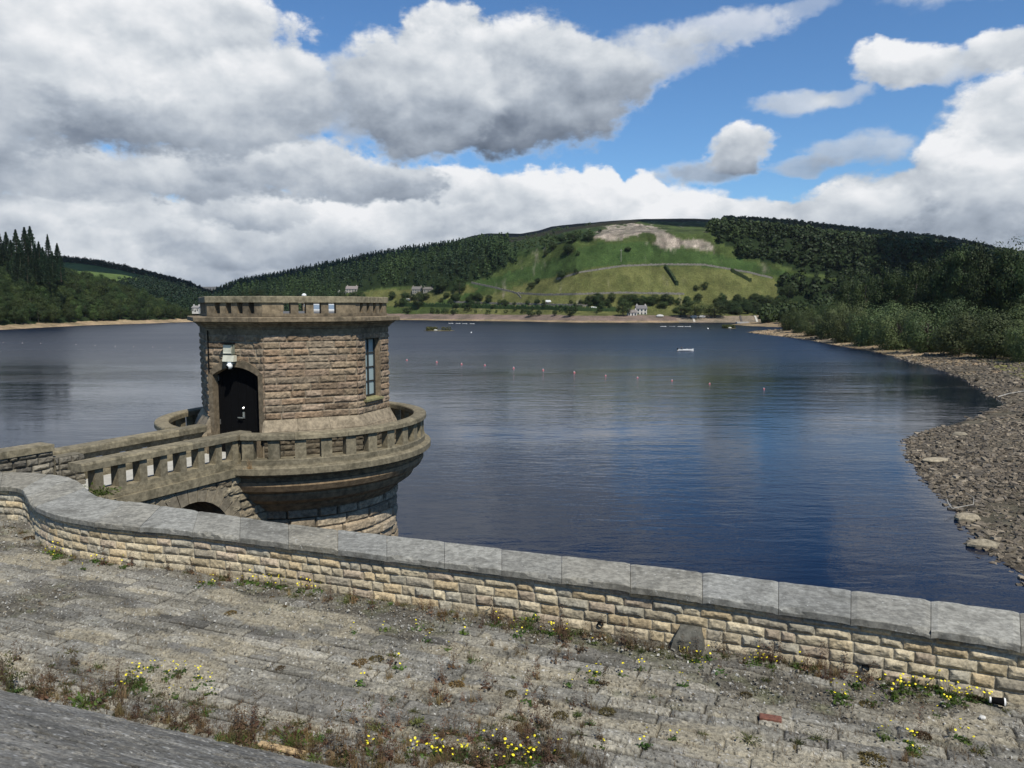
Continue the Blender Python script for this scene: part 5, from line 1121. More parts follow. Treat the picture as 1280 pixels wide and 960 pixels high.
# -------- trees and shrubs on the far shore
HS = np.stack(topx(HQ[..., 0], HQ[..., 1], HQ[..., 2]), -1)
def hitH(px, py):
    i = int(np.clip(np.searchsorted(pxs, px), 0, len(pxs) - 1)); j = int(np.argmax(HS[i, :, 1] <= py)); j = max(j, 1); a_, b_ = HS[i, j - 1, 1], HS[i, j, 1]; f_ = 0 if a_ == b_ else min(1, max(0, (a_ - py) / (a_ - b_))); return HQ[i, j - 1] * (1 - f_) + HQ[i, j] * f_
def far_tree(kind, px, pb, w, h, label, group, cat='tree'):
    x, y, z = hitH(px, pb); H = h * y / FPX; t_ = tree(kind, x, y, z, H, label, group, cat, 1.0); p_ = TP[kind][0]; t_.scale[0] = t_.scale[1] = (w * y / FPX) / p_['W']; return t_
for (px, pb, w, h, l_) in [(702, 349, 15, 14, 'round dark tree in the middle of the bracken slope'), (720, 343, 7, 8, 'small round tree right of the round dark tree on the bracken slope'), (710, 318, 16, 14, 'dark rounded tree on the slope left of the bare scree'), (716, 303, 14, 15, 'upper dark tree left of the scree, above the rounded one'), (735, 301, 17, 12, 'broad bush touching the left edge of the scree'), (702, 304, 12, 12, 'tree beside the upper dark tree left of the scree'), (690, 313, 12, 12, 'leftmost tree of the group left of the scree'), (722, 320, 6, 7, 'small bush right of the dark rounded tree'), (749, 291, 6, 6, 'small tree inside the upper scree'), (784, 314, 9, 6, 'low bush under the scree'), (682, 321, 6, 9, 'slim tree on the ridge of the bracken slope'), (664, 360, 12, 8, 'bush at the lower end of the bracken slope'), (672, 354, 8, 7, 'bush above the one at the lower end of the bracken slope'),
        (574, 367, 19, 21, 'big dark tree at the edge of the wood above the farm field'), (551, 365, 18, 20, 'dark tree right of the stone farmhouse'), (522, 386, 15, 22, 'tall dark tree in front of the stone farmhouse'), (566, 394, 8, 8, 'shrub on the bank in front of the farm field'), (868, 397, 40, 24, 'huge dark spreading tree right of the white house'), (778, 395, 22, 22, 'dark tree directly left of the white house'), (893, 397, 32, 20, 'second large dark tree right of the white house'), (850, 396, 20, 16, 'dark tree close to the right wall of the white house'), (790, 379, 20, 13, 'tree rising behind the white house'), (663, 396, 13, 9, 'dark bush on the stony bank left of centre'), (673, 395, 8, 8, 'bush right beside the dark bush on the stony bank'), (712, 396, 14, 12, 'round bush on the stony bank halfway to the white house'), (693, 395, 8, 8, 'small bush on the stony bank left of the round bush'), (954, 399, 12, 12, 'dark rounded bush on the paved bank near the stone pillar'), (985, 372, 22, 18, 'large round tree at the lower tip of the right wood'), (880, 362, 12, 10, 'dark tree at the lower edge of the grazed field'), (870, 363, 9, 7, 'small tree left of the dark tree under the grazed field')]:
    far_tree(rng.choice(['dark', 'oak']), px, pb, w, h, l_, None)
ctr = 0
rg = np.random.default_rng(44)
SPEC = [(498, 560, 390, 393, 12, 5, 8, 'low dark shrub on the bank edge below the farm field', 'shrubs below the farm field'), (560, 780, 388, 393.5, 24, 4, 8, 'low shrub on the grassy edge of the far bank', 'shrubs along the far bank'), (560, 780, 380, 386, 40, 4, 8, 'small dark tree of the broken hedge across the far meadow', 'hedge trees across the far meadow'), (500, 620, 372, 382, 26, 6, 11, 'hedge tree around the farm field', 'hedge trees by the farm'), (735, 800, 378, 388, 16, 9, 14, 'dark tree in the copse left of the white house', 'copse trees left of the white house'),
        (800, 850, 378, 386, 14, 9, 14, 'dark tree in the copse behind the white house', 'copse trees behind the white house'), (905, 990, 384, 394, 44, 9, 15, 'tree in the dark belt above the paved bank', 'tree belt above the paved bank'), (850, 990, 376, 385, 26, 8, 13, 'tree in the upper row of the belt below the grazed field', 'upper belt trees'), (930, 965, 391, 395, 5, 6, 9, 'pale yellow green bush above the paved bank', 'pale bushes above the paved bank'), (300, 500, 372, 386, 30, 9, 14, 'dark tree beside the farm lane behind the tower roof', 'trees behind the tower roof')]
for (x0, x1, y0, y1, n, h0, h1, l_, g_) in SPEC:
    for _ in range(n):
        px, pb = rg.uniform(x0, x1), rg.uniform(y0, y1); h = rg.uniform(h0, h1); kd = 'bright' if 'pale' in l_ else ('shrub' if 'shrub' in l_ else rg.choice(['dark', 'oak']))
        if abs(px - 796) < 15 and pb > 384: continue
        far_tree(kd, px, pb, h * rg.uniform(.8, 1.25), h, l_, g_, 'shrub' if 'shrub' in l_ or 'bush' in l_ else 'tree')
# -------- far woods that read as one mass
def far_crowns(kind, P, H, seed, scale_w, nf):
    """one mesh of many leafy crowns for a distant wood"""
    rg = np.random.default_rng(seed); T = []
    for q in range(5):
        if kind == 'con': T.append(coniferVF(1.0, .55, -.05, nf, .15, seed + q))
        else: T.append(crownVF(1.0, 1.0, -.1, 12, nf, .19, seed + q))
    out_ = []; idx = rg.integers(0, 5, len(P))
    Vs, n_ = [], 0
    for q in range(5):
        sel = np.where(idx == q)[0]; V, F = T[q]
        if not len(sel): continue
        a = rg.uniform(0, 6.28, len(sel)); c, s = np.cos(a)[:, None], np.sin(a)[:, None]; hh = H[sel][:, None]; ww = hh * scale_w
        x = (V[None, :, 0] * c - V[None, :, 1] * s) * ww + P[sel, 0][:, None]; y = (V[None, :, 0] * s + V[None, :, 1] * c) * ww + P[sel, 1][:, None]; z = V[None, :, 2] * hh + P[sel, 2][:, None]
        Vs.append(np.stack([x, y, z], -1).reshape(-1, 3))
    V = np.concatenate(Vs); return V, np.arange(len(V)).reshape(-1, 4)
def wood(name, poly, Q, sp, kindf, label, parts, n=60000, hfun=None, extra=None, seed=1):
    rg = np.random.default_rng(seed); P, _, _ = sample_polar(Q, n, rg); sx, sy = topx(P[:, 0], P[:, 1], P[:, 2])
    jx = sx + (vnoise(P[:, 0] / 40, P[:, 1] / 40, 3) - .5) * 16; jy = sy + (vnoise(P[:, 0] / 30, P[:, 1] / 30, 4) - .5) * 8
    k_ = inpoly(jx, jy, poly) if poly is not None else extra(P, sx, sy); P, sx, sy = P[k_], sx[k_], sy[k_]; q = thin(P, sp); P, sx, sy = P[q], sx[q], sy[q]
    H = hfun(sx, sy) * rg.uniform(.62, 1.28, len(P)); kk = cull(P, H, H * .7, .35); P, H, sx, sy = P[kk], H[kk], sx[kk], sy[kk]; print(name, len(P))
    for (kd, mat, selr, wsc, nm, nf) in parts:
        r_ = fbm(P[:, 0] / 60, P[:, 1] / 60, 3, seed); s_ = (r_ >= selr[0]) & (r_ < selr[1])
        if s_.sum() < 3: continue
        V, F = far_crowns(kd, P[s_], H[s_], seed + 9, wsc, nf); tag(mesh_np(nm, V, F, mat), label[nm], kind='stuff')
LBW = {'conifer_wood': 'dark conifer plantation covering the far left hillside', 'larch_wood': 'lighter green conifers within the far hillside plantation', 'broadleaf_wood': 'dense dark broadleaf wood covering the far right hillside', 'oak_wood': 'greener broadleaf clumps within the far right hillside wood', 'ridge_wood': 'dark wood on the ridge behind the bright field'}
F_CON2 = foliage('larch_needles', (.040, .070, .026), .4, .1)
wood('leftwood', POLY['leftwood'], HQ, 6.0, None, LBW, [('con', F_CON, (-1, .52), .9, 'conifer_wood', 110), ('con', F_CON2, (.52, 2), 1.0, 'larch_wood', 110)], 260000, lambda sx, sy: np.interp(sy, [300, 340, 380], [17, 15, 11]), seed=21)
wood('rightwood', POLY['rightwood'], HQ, 6.6, None, LBW, [('b', F_DRK, (-1, .54), 1.05, 'broadleaf_wood', 170), ('b', F_OAK, (.54, 2), 1.1, 'oak_wood', 170)], 300000, lambda sx, sy: np.interp(sy, [280, 340, 380], [11, 12, 11]), seed=22)
wood('ridge', None, LQ, 5.5, None, LBW, [('b', F_CON, (-1, 2), .8, 'ridge_wood', 90)], 160000, lambda sx, sy: 0 * sx + 8.5, lambda P, sx, sy: ~inpoly(sx, sy, [(60, 327), (112, 331), (150, 338), (185, 346), (190, 351), (160, 356), (60, 356)]) & (P[:, 2] > 6) & (sx < 290), seed=23)
wood('bushes', POLY['bushes'], HQ, 9, None, {'scrub_wood': 'scrubby birch wood along the ridge left of the scree'}, [('b', F_OAK, (-1, .55), 1.0, 'scrub_wood', 80)], 30000, lambda sx, sy: 0 * sx + 8, seed=24)
if far_R:
    A_r = np.array(far_R); V, F = far_crowns('b', A_r[:, :3], A_r[:, 3], 77, .85, 260); tag(mesh_np('bank_wood', V, F, F_OAK), 'mixed wood where the right bank meets the far hillside', kind='stuff')
# ================================================================ houses, walls, boats, buoys
def house(name, px, pb, wpx, hpx, label, wall, roofc, dpt=7, wing=None, rot=0, hit=None, win=(4, 2), roof_f=.35, gable='x'):
    x, y, z = hit if hit is not None else hitH(px, pb); W = wpx * y / FPX; H = hpx * y / FPX
    t = empty(name, (x, y, z - .3), R(rot)); tag(t, label, 'house')
    wm = plain(name + '_wall', wall, .9, 0, .15, 1.5); rm = plain(name + '_roof', roofc, .85, 0, .2, 1.2); gm = plain(name + '_glass', (.03, .035, .04), .2); tr = plain(name + '_trim', (.5, .5, .47), .7)
    hw = H * (1 - roof_f); q = W / 2
    b_ = MB().box(-q, q, 0, dpt, -1.5, hw)
    if gable == 'x': b_.add([(-q, 0, hw), (-q, dpt, hw), (-q, dpt / 2, H * .98)], [(0, 1, 2)]).add([(q, 0, hw), (q, dpt, hw), (q, dpt / 2, H * .98)], [(0, 2, 1)])
    o = b_.build('wall', wm); o.parent = t
    r_ = MB(); e_ = .4
    for s_ in (0, 1):
        y0, y1 = (-e_, dpt / 2) if s_ == 0 else (dpt + e_, dpt / 2)
        r_.hexa([(-q - e_, y0, hw - .1), (q + e_, y0, hw - .1), (q + e_, y1, H), (-q - e_, y1, H), (-q - e_, y0, hw + .15), (q + e_, y0, hw + .15), (q + e_, y1, H + .25), (-q - e_, y1, H + .25)])
    o = r_.build('roof', rm); o.parent = t
    for cx_ in (-q * .8, q * .8):
        c = MB().box(cx_ - .45, cx_ + .45, dpt / 2 - .5, dpt / 2 + .5, H - .6, H + 1.3).build('chimney', wm); c.parent = o
    nx_, nz_ = win
    for a in range(nx_):
        for b2 in range(nz_):
            cx_ = -q + (a + .5) * W / nx_; cz = hw * (b2 + .5) / nz_; ww, wh = min(.65, W / nx_ * .25), hw / nz_ * .28
            if b2 == 0 and a == nx_ // 2:
                o2 = MB().box(cx_ - .5, cx_ + .5, -.06, -.003, 0, 2.0).build('door', gm); o2.parent = t; continue
            o2 = MB().box(cx_ - ww - .12, cx_ + ww + .12, -.08, -.002, cz - wh - .12, cz + wh + .12).build('window', tr); o2.parent = t
            o3 = MB().box(cx_ - ww, cx_ + ww, -.12, -.082, cz - wh, cz + wh).build('pane', gm); o3.parent = o2
    return t
house('white_house', 801.5, 393, 13, 11.5, 'white two storey house with grey slate roof on the far shore', (.50, .47, .42), (.14, .13, .13), 8, win=(3, 2))
house('cottage_wing', 790, 394.5, 11, 7.5, 'low white cottage joined to the left side of the white house', (.52, .50, .46), (.18, .16, .15), 6, win=(3, 1), roof_f=.45)
house('farmhouse', 521, 366.5, 12, 8.5, 'grey stone farmhouse below the dark wood', (.22, .20, .16), (.13, .12, .11), 8, win=(4, 2), roof_f=.42)
house('stone_barn', 535, 365, 13, 6.5, 'long grey stone barn right of the farmhouse', (.19, .175, .145), (.12, .11, .10), 8, win=(3, 1), roof_f=.45)
house('pale_house', 439, 366, 14, 8.5, 'pale stone house at the wood edge above the tower roof', (.34, .30, .26), (.20, .17, .16), 8, win=(4, 2), roof_f=.42)
house('low_outbuilding', 427.5, 367, 10, 3.2, 'low white outbuilding left of the pale stone house', (.45, .44, .40), (.2, .19, .17), 5, win=(3, 1), roof_f=.4)
yv = 665; x, y, z = aty(244, 389.5, 650)
house('boathouse', 245, 389, 8, 7.5, 'pale building at the lake end between left wood and tower', (.50, .49, .45), (.22, .21, .20), 7, hit=(x, 650, z), win=(3, 1), roof_f=.3)
house('valve_house', 972, 393, 8, 5.5, 'small pale building above the paved bank among the trees', (.36, .34, .30), (.2, .19, .17), 6, win=(2, 1))
WALLS = plain('dry_stone', (.17, .155, .13), .95, 0, .35, .8)
def drape(name, pts, label, mat, h=1.3, w=.6, cat='stone wall', jit=.25):
    P = []
    for (a, b_), (c, d_) in zip(pts[:-1], pts[1:]):
        n = max(2, int(abs(c - a) + abs(d_ - b_)));
        for t in np.linspace(0, 1, n, endpoint=False): P.append(hitH(a + (c - a) * t, b_ + (d_ - b_) * t))
    P.append(hitH(*pts[-1])); P = np.array(P); rs = []; rg = np.random.default_rng(len(P))
    for q in range(len(P)):
        d_ = P[min(q + 1, len(P) - 1)] - P[max(q - 1, 0)]; n_ = np.array([d_[1], -d_[0]]); n_ = n_ / (np.linalg.norm(n_) + 1e-6) * w / 2; hh = h * (1 + rg.uniform(-jit, jit)); x, y, z = P[q]
        rs.append([(x - n_[0], y - n_[1], z - 1), (x + n_[0], y + n_[1], z - 1), (x + n_[0], y + n_[1], z + hh), (x - n_[0], y - n_[1], z + hh)])
    o = MB().rings(rs).build(name, mat); return tag(o, label, cat)
drape('field_wall', [(589, 354), (618, 360), (646, 367), (651, 373)], 'dry stone wall running down below the bracken slope to the hedge', WALLS)
drape('field_wall', [(646, 367), (680, 369), (711, 368.5), (777, 366.5), (855, 368)], 'long dry stone wall along the foot of the grazed field', WALLS)
drape('field_wall', [(696, 349.5), (724, 341), (777, 333), (830, 331), (880, 331.5), (935, 341), (965, 348)], 'dry stone wall along the top of the grazed field', WALLS)
drape('hedge', [(831, 335), (837, 343), (846, 357)], 'short dark hedge running down the grazed field', F_DRK, 3.2, 2.4, 'hedge')
drape('hedge', [(914, 339), (926, 345), (938, 352)], 'dark hedge line near the right end of the grazed field', F_DRK, 2.4, 2, 'hedge')
drape('hedge', [(500, 382), (560, 383), (620, 385), (700, 386.5), (770, 388)], 'low dark hedge along the lane above the far shore', F_DRK, 2.6, 2.2, 'hedge', .5)
drape('lane_wall', [(560, 378), (620, 380), (680, 381.5), (735, 383)], 'pale wall beside the lane across the far meadow', WALLS, 1.5)
x, y, z = hitH(776, 327); pm_ = MB().tube([(0, 0, -1), (0, 0, 11)], .22, 6).box(-1, 1, -.12, .12, 9.6, 9.9).build('utility_pole', plain('pole_wood', (.24, .22, .19))); pm_.location = (x, y, z); tag(pm_, 'wooden utility pole on the slope below the scree', 'pole')
def caravan(px, pb, label):
    x, y, z = hitH(px, pb); t = empty('parked_van', (x, y, z + .1)); tag(t, label, 'van')
    o = MB().rings([[(-2.4, -1, .4), (2.4, -1, .4), (2.4, 1, .4), (-2.4, 1, .4)], [(-2.4, -1, 1.4), (2.5, -1, 1.2), (2.5, 1, 1.2), (-2.4, 1, 1.4)], [(-2.3, -.9, 2.3), (1.6, -.9, 2.3), (1.6, .9, 2.3), (-2.3, .9, 2.3)]]).build('body', WHITE); o.parent = t
    for sx_ in (-1.5, 1.5): w_ = MB().tube([(sx_, -1.02, .38), (sx_, 1.02, .38)], .36, 10).build('wheel', BLACK); w_.parent = t
caravan(741.5, 386.8, 'white van parked in the meadow left of the white house'); caravan(685, 378.5, 'white van parked by the lane in the middle of the far meadow'); caravan(509, 376, 'white van parked beside the farm field hedge')
# pillar and inlet wall on the right
x, y, z = hitH(981, 400); MBp = MB(); MBp.box(-.7, .7, -.7, .7, -1, 5.6).box(-.9, .9, -.9, .9, 5.6, 6.1); o = MBp.build('stone_pillar', plain('pale_pillar', (.42, .40, .36), .9)); o.location = (x, y, z); tag(o, 'pale stone pillar at the end of the paved bank beside the willow', 'pillar')
x, y, z = onz(928, 403.8, .2); o = MB().bbox(-4.6, 4.6, -2, 2, -1.5, 1.1, .15).build('landing_stage', plain('stage_concrete', (.36, .34, .31), .9)); o.location = (x, y, 0); tag(o, 'low grey landing stage at the tip of the far sandy spit', 'jetty')
for (px, pb) in ((867, 397), (877, 397), (824, 396)):
    x, y, z = hitH(px, pb); o = MB().ball((0, 0, .7), 1.6, 10, 6, (2.0, 1, .75)).build('boulder', plain('white_boulder', (.5, .49, .46), .9)); o.location = (x, y - 1, z); tag(o, {867: 'left of two white boulders on the bank under the huge dark tree', 877: 'right of two white boulders on the bank under the huge dark tree', 824: 'single white boulder on the bank right of the white house'}[px], 'boulder')
for q, (px0, px1) in enumerate(((865, 867.5), (943, 946), (925, 926.5))):
    ps = [hitH(px0 + (px1 - px0) * f, 394.5 + 8 * f) for f in (0, .33, .66, 1)]
    rs = [[(p_[0] - .8, p_[1], p_[2] - .3), (p_[0] + .8, p_[1], p_[2] - .3), (p_[0] + .8, p_[1], p_[2] + .35), (p_[0] - .8, p_[1], p_[2] + .35)] for p_ in ps]
    o = MB().rings(rs).build('bank_steps', plain('step_stone' + str(q), (.45, .42, .36) if q < 2 else (.07, .06, .05), .9)); tag(o, ['pale steps crossing the paved bank below the two white boulders', 'pale steps crossing the paved bank left of the dark rounded bush', 'dark drain channel running down the paved bank'][q], 'steps' if q < 2 else 'channel')
# -------- boats
def hull_mb(L=4.2, B=1.55, D_=.55):
    m_ = MB(); rs = []; inn = []
    for f in np.linspace(0, 1, 9):
        w = B / 2 * (.78 + .22 * math.sin(min(f / .45, 1) * math.pi / 2)) * (1 - max(0, (f - .45) / .55) ** 2.2 * .97); sh = .10 * (2 * f - .9) ** 2 + (.12 if f > .9 else 0); x_ = (f - .5) * L
        rs.append([(x_, 0, -.12), (x_, w * .62, -.08), (x_, w * .93, .12), (x_, w, D_ - .15 + sh), (x_, w * .9, D_ - .14 + sh), (x_, w * .55, .0), (x_, -w * .55, .0), (x_, -w * .9, D_ - .14 + sh), (x_, -w, D_ - .15 + sh), (x_, -w * .93, .12), (x_, -w * .62, -.08)])
    return m_.rings(rs)
HULLW = plain('white_grp', (.62, .62, .60), .4); HULLG = plain('grey_grp', (.32, .34, .34), .5); WOODB = plain('boat_wood', (.28, .18, .10), .6); NAVY = plain('navy_cloth', (.02, .025, .04), .9)
bh = hull_mb().build('hull', HULLW); bh2 = bh.copy(); bh2.data = bh.data.copy(); bh2.data.materials[0] = HULLG; th = MB().box(-.14, .14, -.66, .66, .22, .26).build('thwart', WOODB); mo = MB().box(-.16, .12, -.14, .14, .3, .72).box(-.1, .0, -.06, .06, -.3, .3).build('outboard_motor', BLACK)
for o in (bh, bh2, th, mo):
    if o.name in COL.objects: COL.objects.unlink(o)
def boat(px, pb, rz, label, group, grey=False, sc=1.0):
    x, y, _ = onz(px, pb, 0); t = empty('rowing_boat', (x, y, .02), R(rz)); t.scale = (sc,) * 3; tag(t, label, 'boat', group)
    h_ = (bh2 if grey else bh).copy(); COL.objects.link(h_); h_.parent = t
    for f in (-1.1, .1, 1.1): c = th.copy(); COL.objects.link(c); c.parent = t; c.location = (f, 0, 0); c.scale = (1, .95 if f < 1 else .7, 1)
    c = mo.copy(); COL.objects.link(c); c.parent = t; c.location = (-2.1, 0, 0)
    return t
ordn = ['leftmost', 'second from left', 'third from left', 'rightmost']
for q, px in enumerate((829, 840, 850.5, 859.5)): boat(px, 408.6, rng.uniform(-14, 14), f'{"white" if q in (0, 3) else "pale"} moored boat, {ordn[q]} of the four before the huge dark tree', 'boats moored before the huge dark tree', q in (1,), .88)
for q, px in enumerate((563.5, 572.5, 581, 590)): boat(px, 404.6 + q * .15, rng.uniform(-14, 14), f'{"white" if q % 2 == 0 else "pale"} moored boat, {ordn[q]} of the four behind the weedy raft', 'boats moored behind the weedy raft', False, .82)
fb = boat(857, 438.8, 4, 'white fishing boat with one seated angler in open water', None, False, 1.08)
# angler seated in the stern: one continuous skinned body
def person_seated(loc_, rz):
    V = [(0, 0, .42), (0, 0, .62), (0, 0, .86), (0, 0, .97), (0, .02, 1.06), (0, .03, 1.2), (.19, 0, .88), (.24, .1, .66), (.2, .32, .60), (-.19, 0, .88), (-.24, .1, .66), (-.2, .32, .60), (.11, .05, .40), (.14, .44, .42), (.14, .48, .06), (.14, .62, .03), (-.11, .05, .40), (-.14, .44, .42), (-.14, .48, .06), (-.14, .62, .03)]
    E = [(0, 1), (1, 2), (2, 3), (3, 4), (4, 5), (2, 6), (6, 7), (7, 8), (2, 9), (9, 10), (10, 11), (0, 12), (12, 13), (13, 14), (14, 15), (0, 16), (16, 17), (17, 18), (18, 19)]
    Rr = [.16, .15, .17, .06, .085, .09, .075, .055, .04, .075, .055, .04, .09, .07, .05, .045, .09, .07, .05, .045]
    me = bpy.data.meshes.new('person'); me.from_pydata(V, E, []); o = bpy.data.objects.new('person', me); COL.objects.link(o)
    md = o.modifiers.new('skin', 'SKIN'); 
    if not me.skin_vertices: bpy.context.view_layer.objects.active = o; me.attributes
    lay = me.skin_vertices[0] if me.skin_vertices else None
    if lay:
        for i, r_ in enumerate(Rr): lay.data[i].radius = (r_, r_ * .8)
        lay.data[0].use_root = True
    sb_ = o.modifiers.new('sub', 'SUBSURF'); sb_.levels = 1; sb_.render_levels = 2
    me.materials.append(NAVY); o.location = loc_; o.rotation_euler = (0, 0, rz)
    return o
bx_, by_, _ = onz(857, 438.8, 0)
pn = person_seated((bx_ - 1.15, by_, -.12), R(-90)); tag(pn, 'person in dark clothes seated in the stern of the fishing boat', 'person')
hd = MB().ball((0, .04, 1.17), .115, 10, 8, (1, 1.1, 1.2)).build('head_skin', plain('skin', (.45, .28, .2), .7)); hd.parent = pn
hd.name = 'face'; ht = MB().ball((0, .01, 1.25), .125, 10, 6, (1, 1.1, .7)).build('cap', NAVY); ht.parent = pn
rd = MB().tube([(.2, .34, .62), (.25, 1.2, 1.3), (.28, 2.0, 1.75)], .012, 4).build('fishing_rod', BLACK); rd.location = (bx_ - 1.15, by_, -.12); rd.rotation_euler = (0, 0, R(-90)); tag(rd, 'thin fishing rod held by the seated angler', 'fishing rod')
bxx = MB().bbox(-.3, .3, -.2, .2, 0, .3, .03).build('tackle_box', WHITE); bxx.location = (bx_ + .35, by_, .30); tag(bxx, 'white tackle box in the middle of the fishing boat', 'box')
# -------- buoys
PINK = plain('pink_plastic', (.50, .14, .15), .5); PALEB = plain('pale_plastic', (.52, .42, .42), .4)
bp = MB().lathe([(.05, -.3), (.2, -.22), (.3, -.05), (.3, .1), (.2, .25), (.09, .3), (.07, .38)], n=12).build('buoy', PINK, None, True); bpt = MB().lathe([(.05, .38), (.12, .40), (.12, .5), (.04, .52)], n=8).build('lifting_eye', WHITE); COL.objects.unlink(bp); COL.objects.unlink(bpt)
pts = [(508.5, 450.5), (546, 453), (577, 455.5), (606, 457), (642, 460.5), (679, 463), (718, 466), (757, 470), (797, 472.5), (840, 476), (887, 480), (955, 486.5)]
tow = ['first pink buoy right of the tower', 'second pink buoy right of the tower', 'third pink buoy right of the tower', 'fourth pink buoy right of the tower', 'fifth pink buoy right of the tower', 'sixth pink buoy right of the tower', 'sixth pink buoy from the right end of the line', 'fifth pink buoy from the right end of the line', 'fourth pink buoy from the right end of the line', 'third pink buoy from the right end of the line', 'second pink buoy from the right end of the line', 'last pink buoy at the right end of the line']
def buoy(px, py, lab, grp, sc, mat=None):
    x, y, _ = onz(px, py, 0); o = bp.copy(); COL.objects.link(o); o.location = (x, y, .0); o.scale = (sc,) * 3; o.rotation_euler = (rng.uniform(-.2, .2), rng.uniform(-.2, .2), 0); tag(o, lab, 'buoy', grp)
    c = bpt.copy(); COL.objects.link(c); c.parent = o
    if mat: o.data = o.data.copy(); o.data.materials[0] = mat
for (a, b_), l_ in zip(pts, tow): buoy(a, b_, l_, 'pink buoys in a line across the water', (.62 if b_ < 470 else .45))
lf = [(4, 428.5), (28, 429), (51, 429.5), (95, 431), (119, 432), (144, 433), (167, 433.5), (191, 434), (212, 434.5)]
ordl = ['first', 'second', 'third', 'fourth', 'fifth', 'sixth', 'seventh', 'eighth', 'ninth']
for (a, b_), l_ in zip(lf, ordl): buoy(a, b_, f'{l_} pale buoy from the left frame edge, left of the tower', 'pale buoys left of the tower', .42, PALEB)
buoy(885, 411, 'white mooring buoy between the moored boats and the sandy spit', None, 1.5, WHITE); buoy(589, 416, 'small white buoy right of the weedy raft', None, 1.1, WHITE)
# -------- weedy rafts
def raft(px, pb, wpx, label, seed):
    x, y, _ = onz(px, pb, 0); W = wpx * y / FPX; t = empty('weedy_raft', (x, y, 0)); tag(t, label, 'raft'); rg = np.random.default_rng(seed)
    m_ = MB(); rs = [[(W / 2 * r_ * (1 + .25 * math.sin(3 * a + seed)) * math.cos(a), 6 * r_ * math.sin(a), z_) for a in np.linspace(0, 2 * math.pi, 20, endpoint=False)] for r_, z_ in ((1.0, -.3), (1.0, .18), (.7, .3))]
    o = m_.rings(rs).build('mud_base', plain('raft_mud', (.13, .11, .06), .9)); o.parent = t
    c = np.stack([rg.uniform(-W * .46, W * .42, 3000), rg.uniform(-4, 4, 3000), rg.random(3000) ** 1.5 * 1.9], -1); k_ = fbm(c[:, 0] / 5, c[:, 1] / 5, 3, seed) > .45; V, F = leaves(c[k_], .7, seed); o = mesh_np('reeds', V, F, G_OLIVE); o.parent = t
    o.location = (0, 0, .1)
    st_ = MB()
    st_.ball((-W * .1, -4.5, .4), .6, 7, 5, (1.8, 1, .8)); st_.build('stone', plain('raft_stone' + str(seed), (.45, .44, .38), .9)).parent = t
raft(549, 413.5, 34, 'long weedy green raft of islands behind the tower on the right', 3); raft(911, 410.5, 14, 'small weedy raft right of the white mooring buoy', 4)
# swan-like speck omitted: too small to read
# ================================================================ stony foreshore
rg = np.random.default_rng(61)
def shore_rubble(name, n, x0, x1, y0, y1, smin, smax, label, cols, dmax, seed, wet=None):
    x = rg.uniform(x0, x1, n); y = rg.uniform(y0, y1, n); z, d = zR(x, y); nn_ = fbm(x / 4, y / 4, 3, seed); k_ = (d > -.9) & (d < dmax) & (rg.random(n) < .35 + 1.3 * (nn_ - .25)); px, py = topx(x, y, z); k_ &= (px < 1340) & (py < 860)
    x, y, z = x[k_], y[k_], z[k_]; s = smin * (smax / smin) ** (rg.random(len(x)) ** 2.2); o = rubble(name, np.stack([x, y, z + s * .12], -1), s, SHST, .34, seed, cols); tag(o, label, kind='stuff'); print(name, len(x))
SHST = stone('shore_slab_stone', fine=6, stain=.3, lich=.15, bdist=.01)
CS = [(.15, .122, .088), (.12, .10, .072), (.185, .152, .11), (.09, .076, .058), (.24, .20, .145), (.135, .115, .09)]
shore_rubble('rubble', 120000, 20, 72, 24, 80, .09, .48, 'flat grey brown stones heaped over the near shore point', CS, 60, 62)
shore_rubble('rubble', 50000, 50, 130, 75, 190, .15, .75, 'flat brown stones strewn along the middle of the right beach', CS, 42, 63)
shore_rubble('rubble', 8000, 90, 200, 180, 420, .3, 1.2, 'scattered stones on the sandy far stretch of the right beach', CS + [(.33, .27, .18)], 24, 64)
for (px, py, sx_, sy_, sz_, l_) in [(1172, 577, 1.3, .8, .18, 'pale flat boulder lying on the near shore point'), (1209, 651, .75, .5, .3, 'pale boulder at the water edge below the driftwood'), (1228, 685, .9, .45, .3, 'pale boulder lowest along the water edge'), (1200, 545, .7, .5, .3, 'pale stone on the near shore point behind the flat boulder')]:
    x, y, z = hitR(px, py); o = MB().ball((0, 0, 0), 1, 12, 8).build('boulder', stone('boulder_stone' + str(px), base=(.30, .26, .19), attr=False, fine=5)); Vn = np.zeros(len(o.data.vertices) * 3); o.data.vertices.foreach_get('co', Vn); Vn = Vn.reshape(-1, 3); Vn *= (1 + .25 * (vnoise(Vn[:, 0] * 2 + px, Vn[:, 1] * 2 + Vn[:, 2]) - .5))[:, None]; o.data.vertices.foreach_set('co', Vn.ravel())
    o.location = (x, y, z + .1); o.scale = (sx_, sy_, sz_); o.rotation_euler = (0, 0, rng.uniform(-.5, .5)); tag(o, l_, 'boulder')
x, y, z = hitR(1206, 640); dwm = MB(); dwm.tube([(-.9, -.2, .1), (-.95, .15, .3), (-.85, .5, .5), (-.75, .9, .45)], [.035, .03, .025, .01], 6); dwm.tube([(-.9, -.2, .1), (-.2, -.1, .2), (.5, .0, .3), (.8, .5, .6), (.6, 1.1, .8)], [.035, .03, .025, .02, .01], 6)
o = dwm.build('driftwood', plain('bleached_wood', (.30, .28, .24), .8)); o.location = (x, y, z + .15); tag(o, 'bleached curved driftwood branch on the stony shore point', 'driftwood')
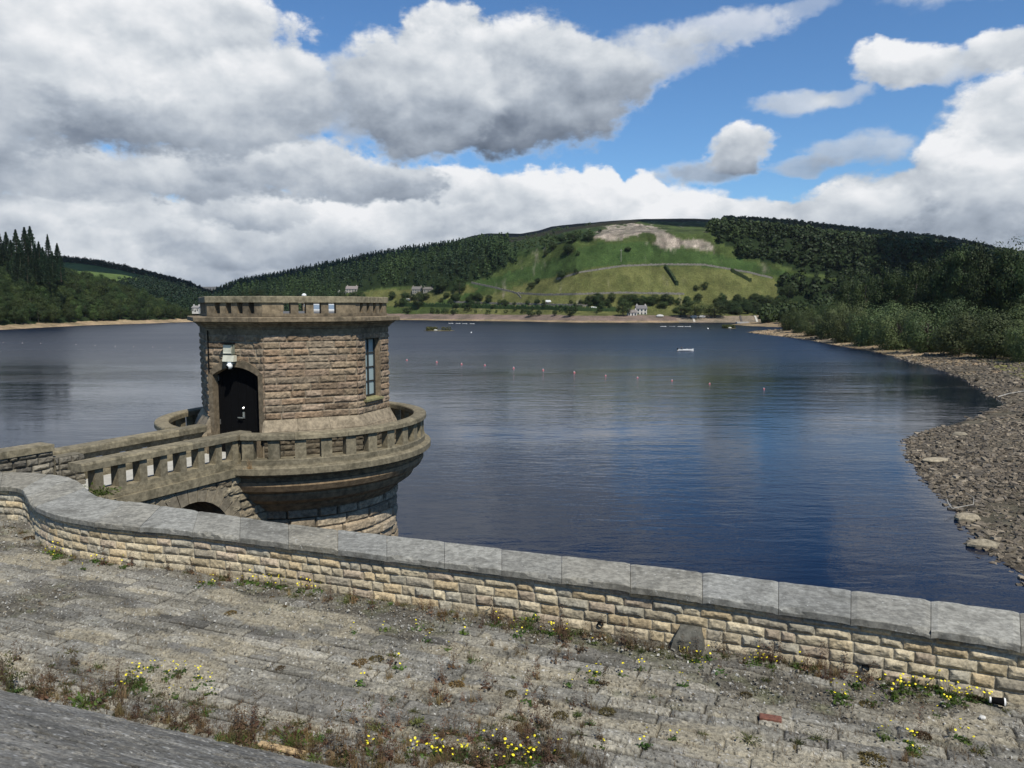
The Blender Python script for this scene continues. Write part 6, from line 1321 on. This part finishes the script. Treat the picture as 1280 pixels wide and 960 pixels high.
x, y, z = hitR(1262, 497); o = MB().tube([(-1.6, 0, .1), (0, .3, .5), (2.2, .2, .9), (4, 1, 1.2)], [.07, .06, .04, .02], 6).build('driftwood', plain('bleached_wood_grey', (.36, .34, .30), .8)); o.location = (x, y, z); tag(o, 'long grey driftwood log above the inlet by the right frame edge', 'driftwood')
# ================================================================ unseen cloud bodies, added above the frame to shade the far land
CLM = plain('cloud_white', (.85, .85, .87), 1, 0, .02, .01)
def unseen_cloud(G, r, h, label, seed):
    t = h / math.tan(SE); c = (G[0] + math.sin(SA) * t, G[1] - math.cos(SA) * t, h + (G[2] if len(G) > 2 else 40)); n, m_ = 72, 26; rg = np.random.default_rng(seed)
    th = np.linspace(0, 2 * math.pi, n, endpoint=False); ph = np.linspace(.05, math.pi - .05, m_); T, Pp = np.meshgrid(th, ph, indexing='ij')
    k_ = .62 + .75 * fbm(2 + np.cos(T) * np.sin(Pp) * 2.2 + seed, 2 + np.sin(T) * np.sin(Pp) * 2.2 + np.cos(Pp), 5, seed, .58)
    V = np.stack([c[0] + r[0] * k_ * np.cos(T) * np.sin(Pp), c[1] + r[1] * k_ * np.sin(T) * np.sin(Pp), c[2] + 70 * k_ * -np.cos(Pp) * np.where(Pp > 1.57, 1.3, .4)], -1)
    o = mesh_np('shade_cloud', V.reshape(-1, 3), [gridf(n, m_, True), np.array([[i * m_ for i in range(n)][::-1]]), np.array([[i * m_ + m_ - 1 for i in range(n)]])], CLM, None, None, True)
    return tag(o, kind='structure')
unseen_cloud((575, 1420, 140), (300, 190), 1000, '', 1)
unseen_cloud((430, 640, 50), (110, 120), 1000, '', 2)
unseen_cloud((-330, 1250, 90), (260, 330), 1000, '', 3)
unseen_cloud((-160, 2080, 190), (420, 190), 1100, '', 4)
unseen_cloud((-560, 1150, 60), (150, 120), 1000, '', 5)

# ================================================================ thin summer haze
hm = bpy.data.materials.new('haze_air'); hm.use_nodes = True; hn = hm.node_tree; hn.nodes.clear(); ho = hn.nodes.new('ShaderNodeOutputMaterial'); hv = hn.nodes.new('ShaderNodeVolumePrincipled')
hv.inputs['Color'].default_value = (.80, .87, .95, 1); hv.inputs['Density'].default_value = HAZE; hv.inputs['Anisotropy'].default_value = .2; hn.links.new(hv.outputs[0], ho.inputs['Volume'])
hz_ = MB().box(-3900, 3900, -600, 8600, -15, 275).build('haze', hm); tag(hz_, 'thin pale summer haze lying over the whole valley', kind='stuff')
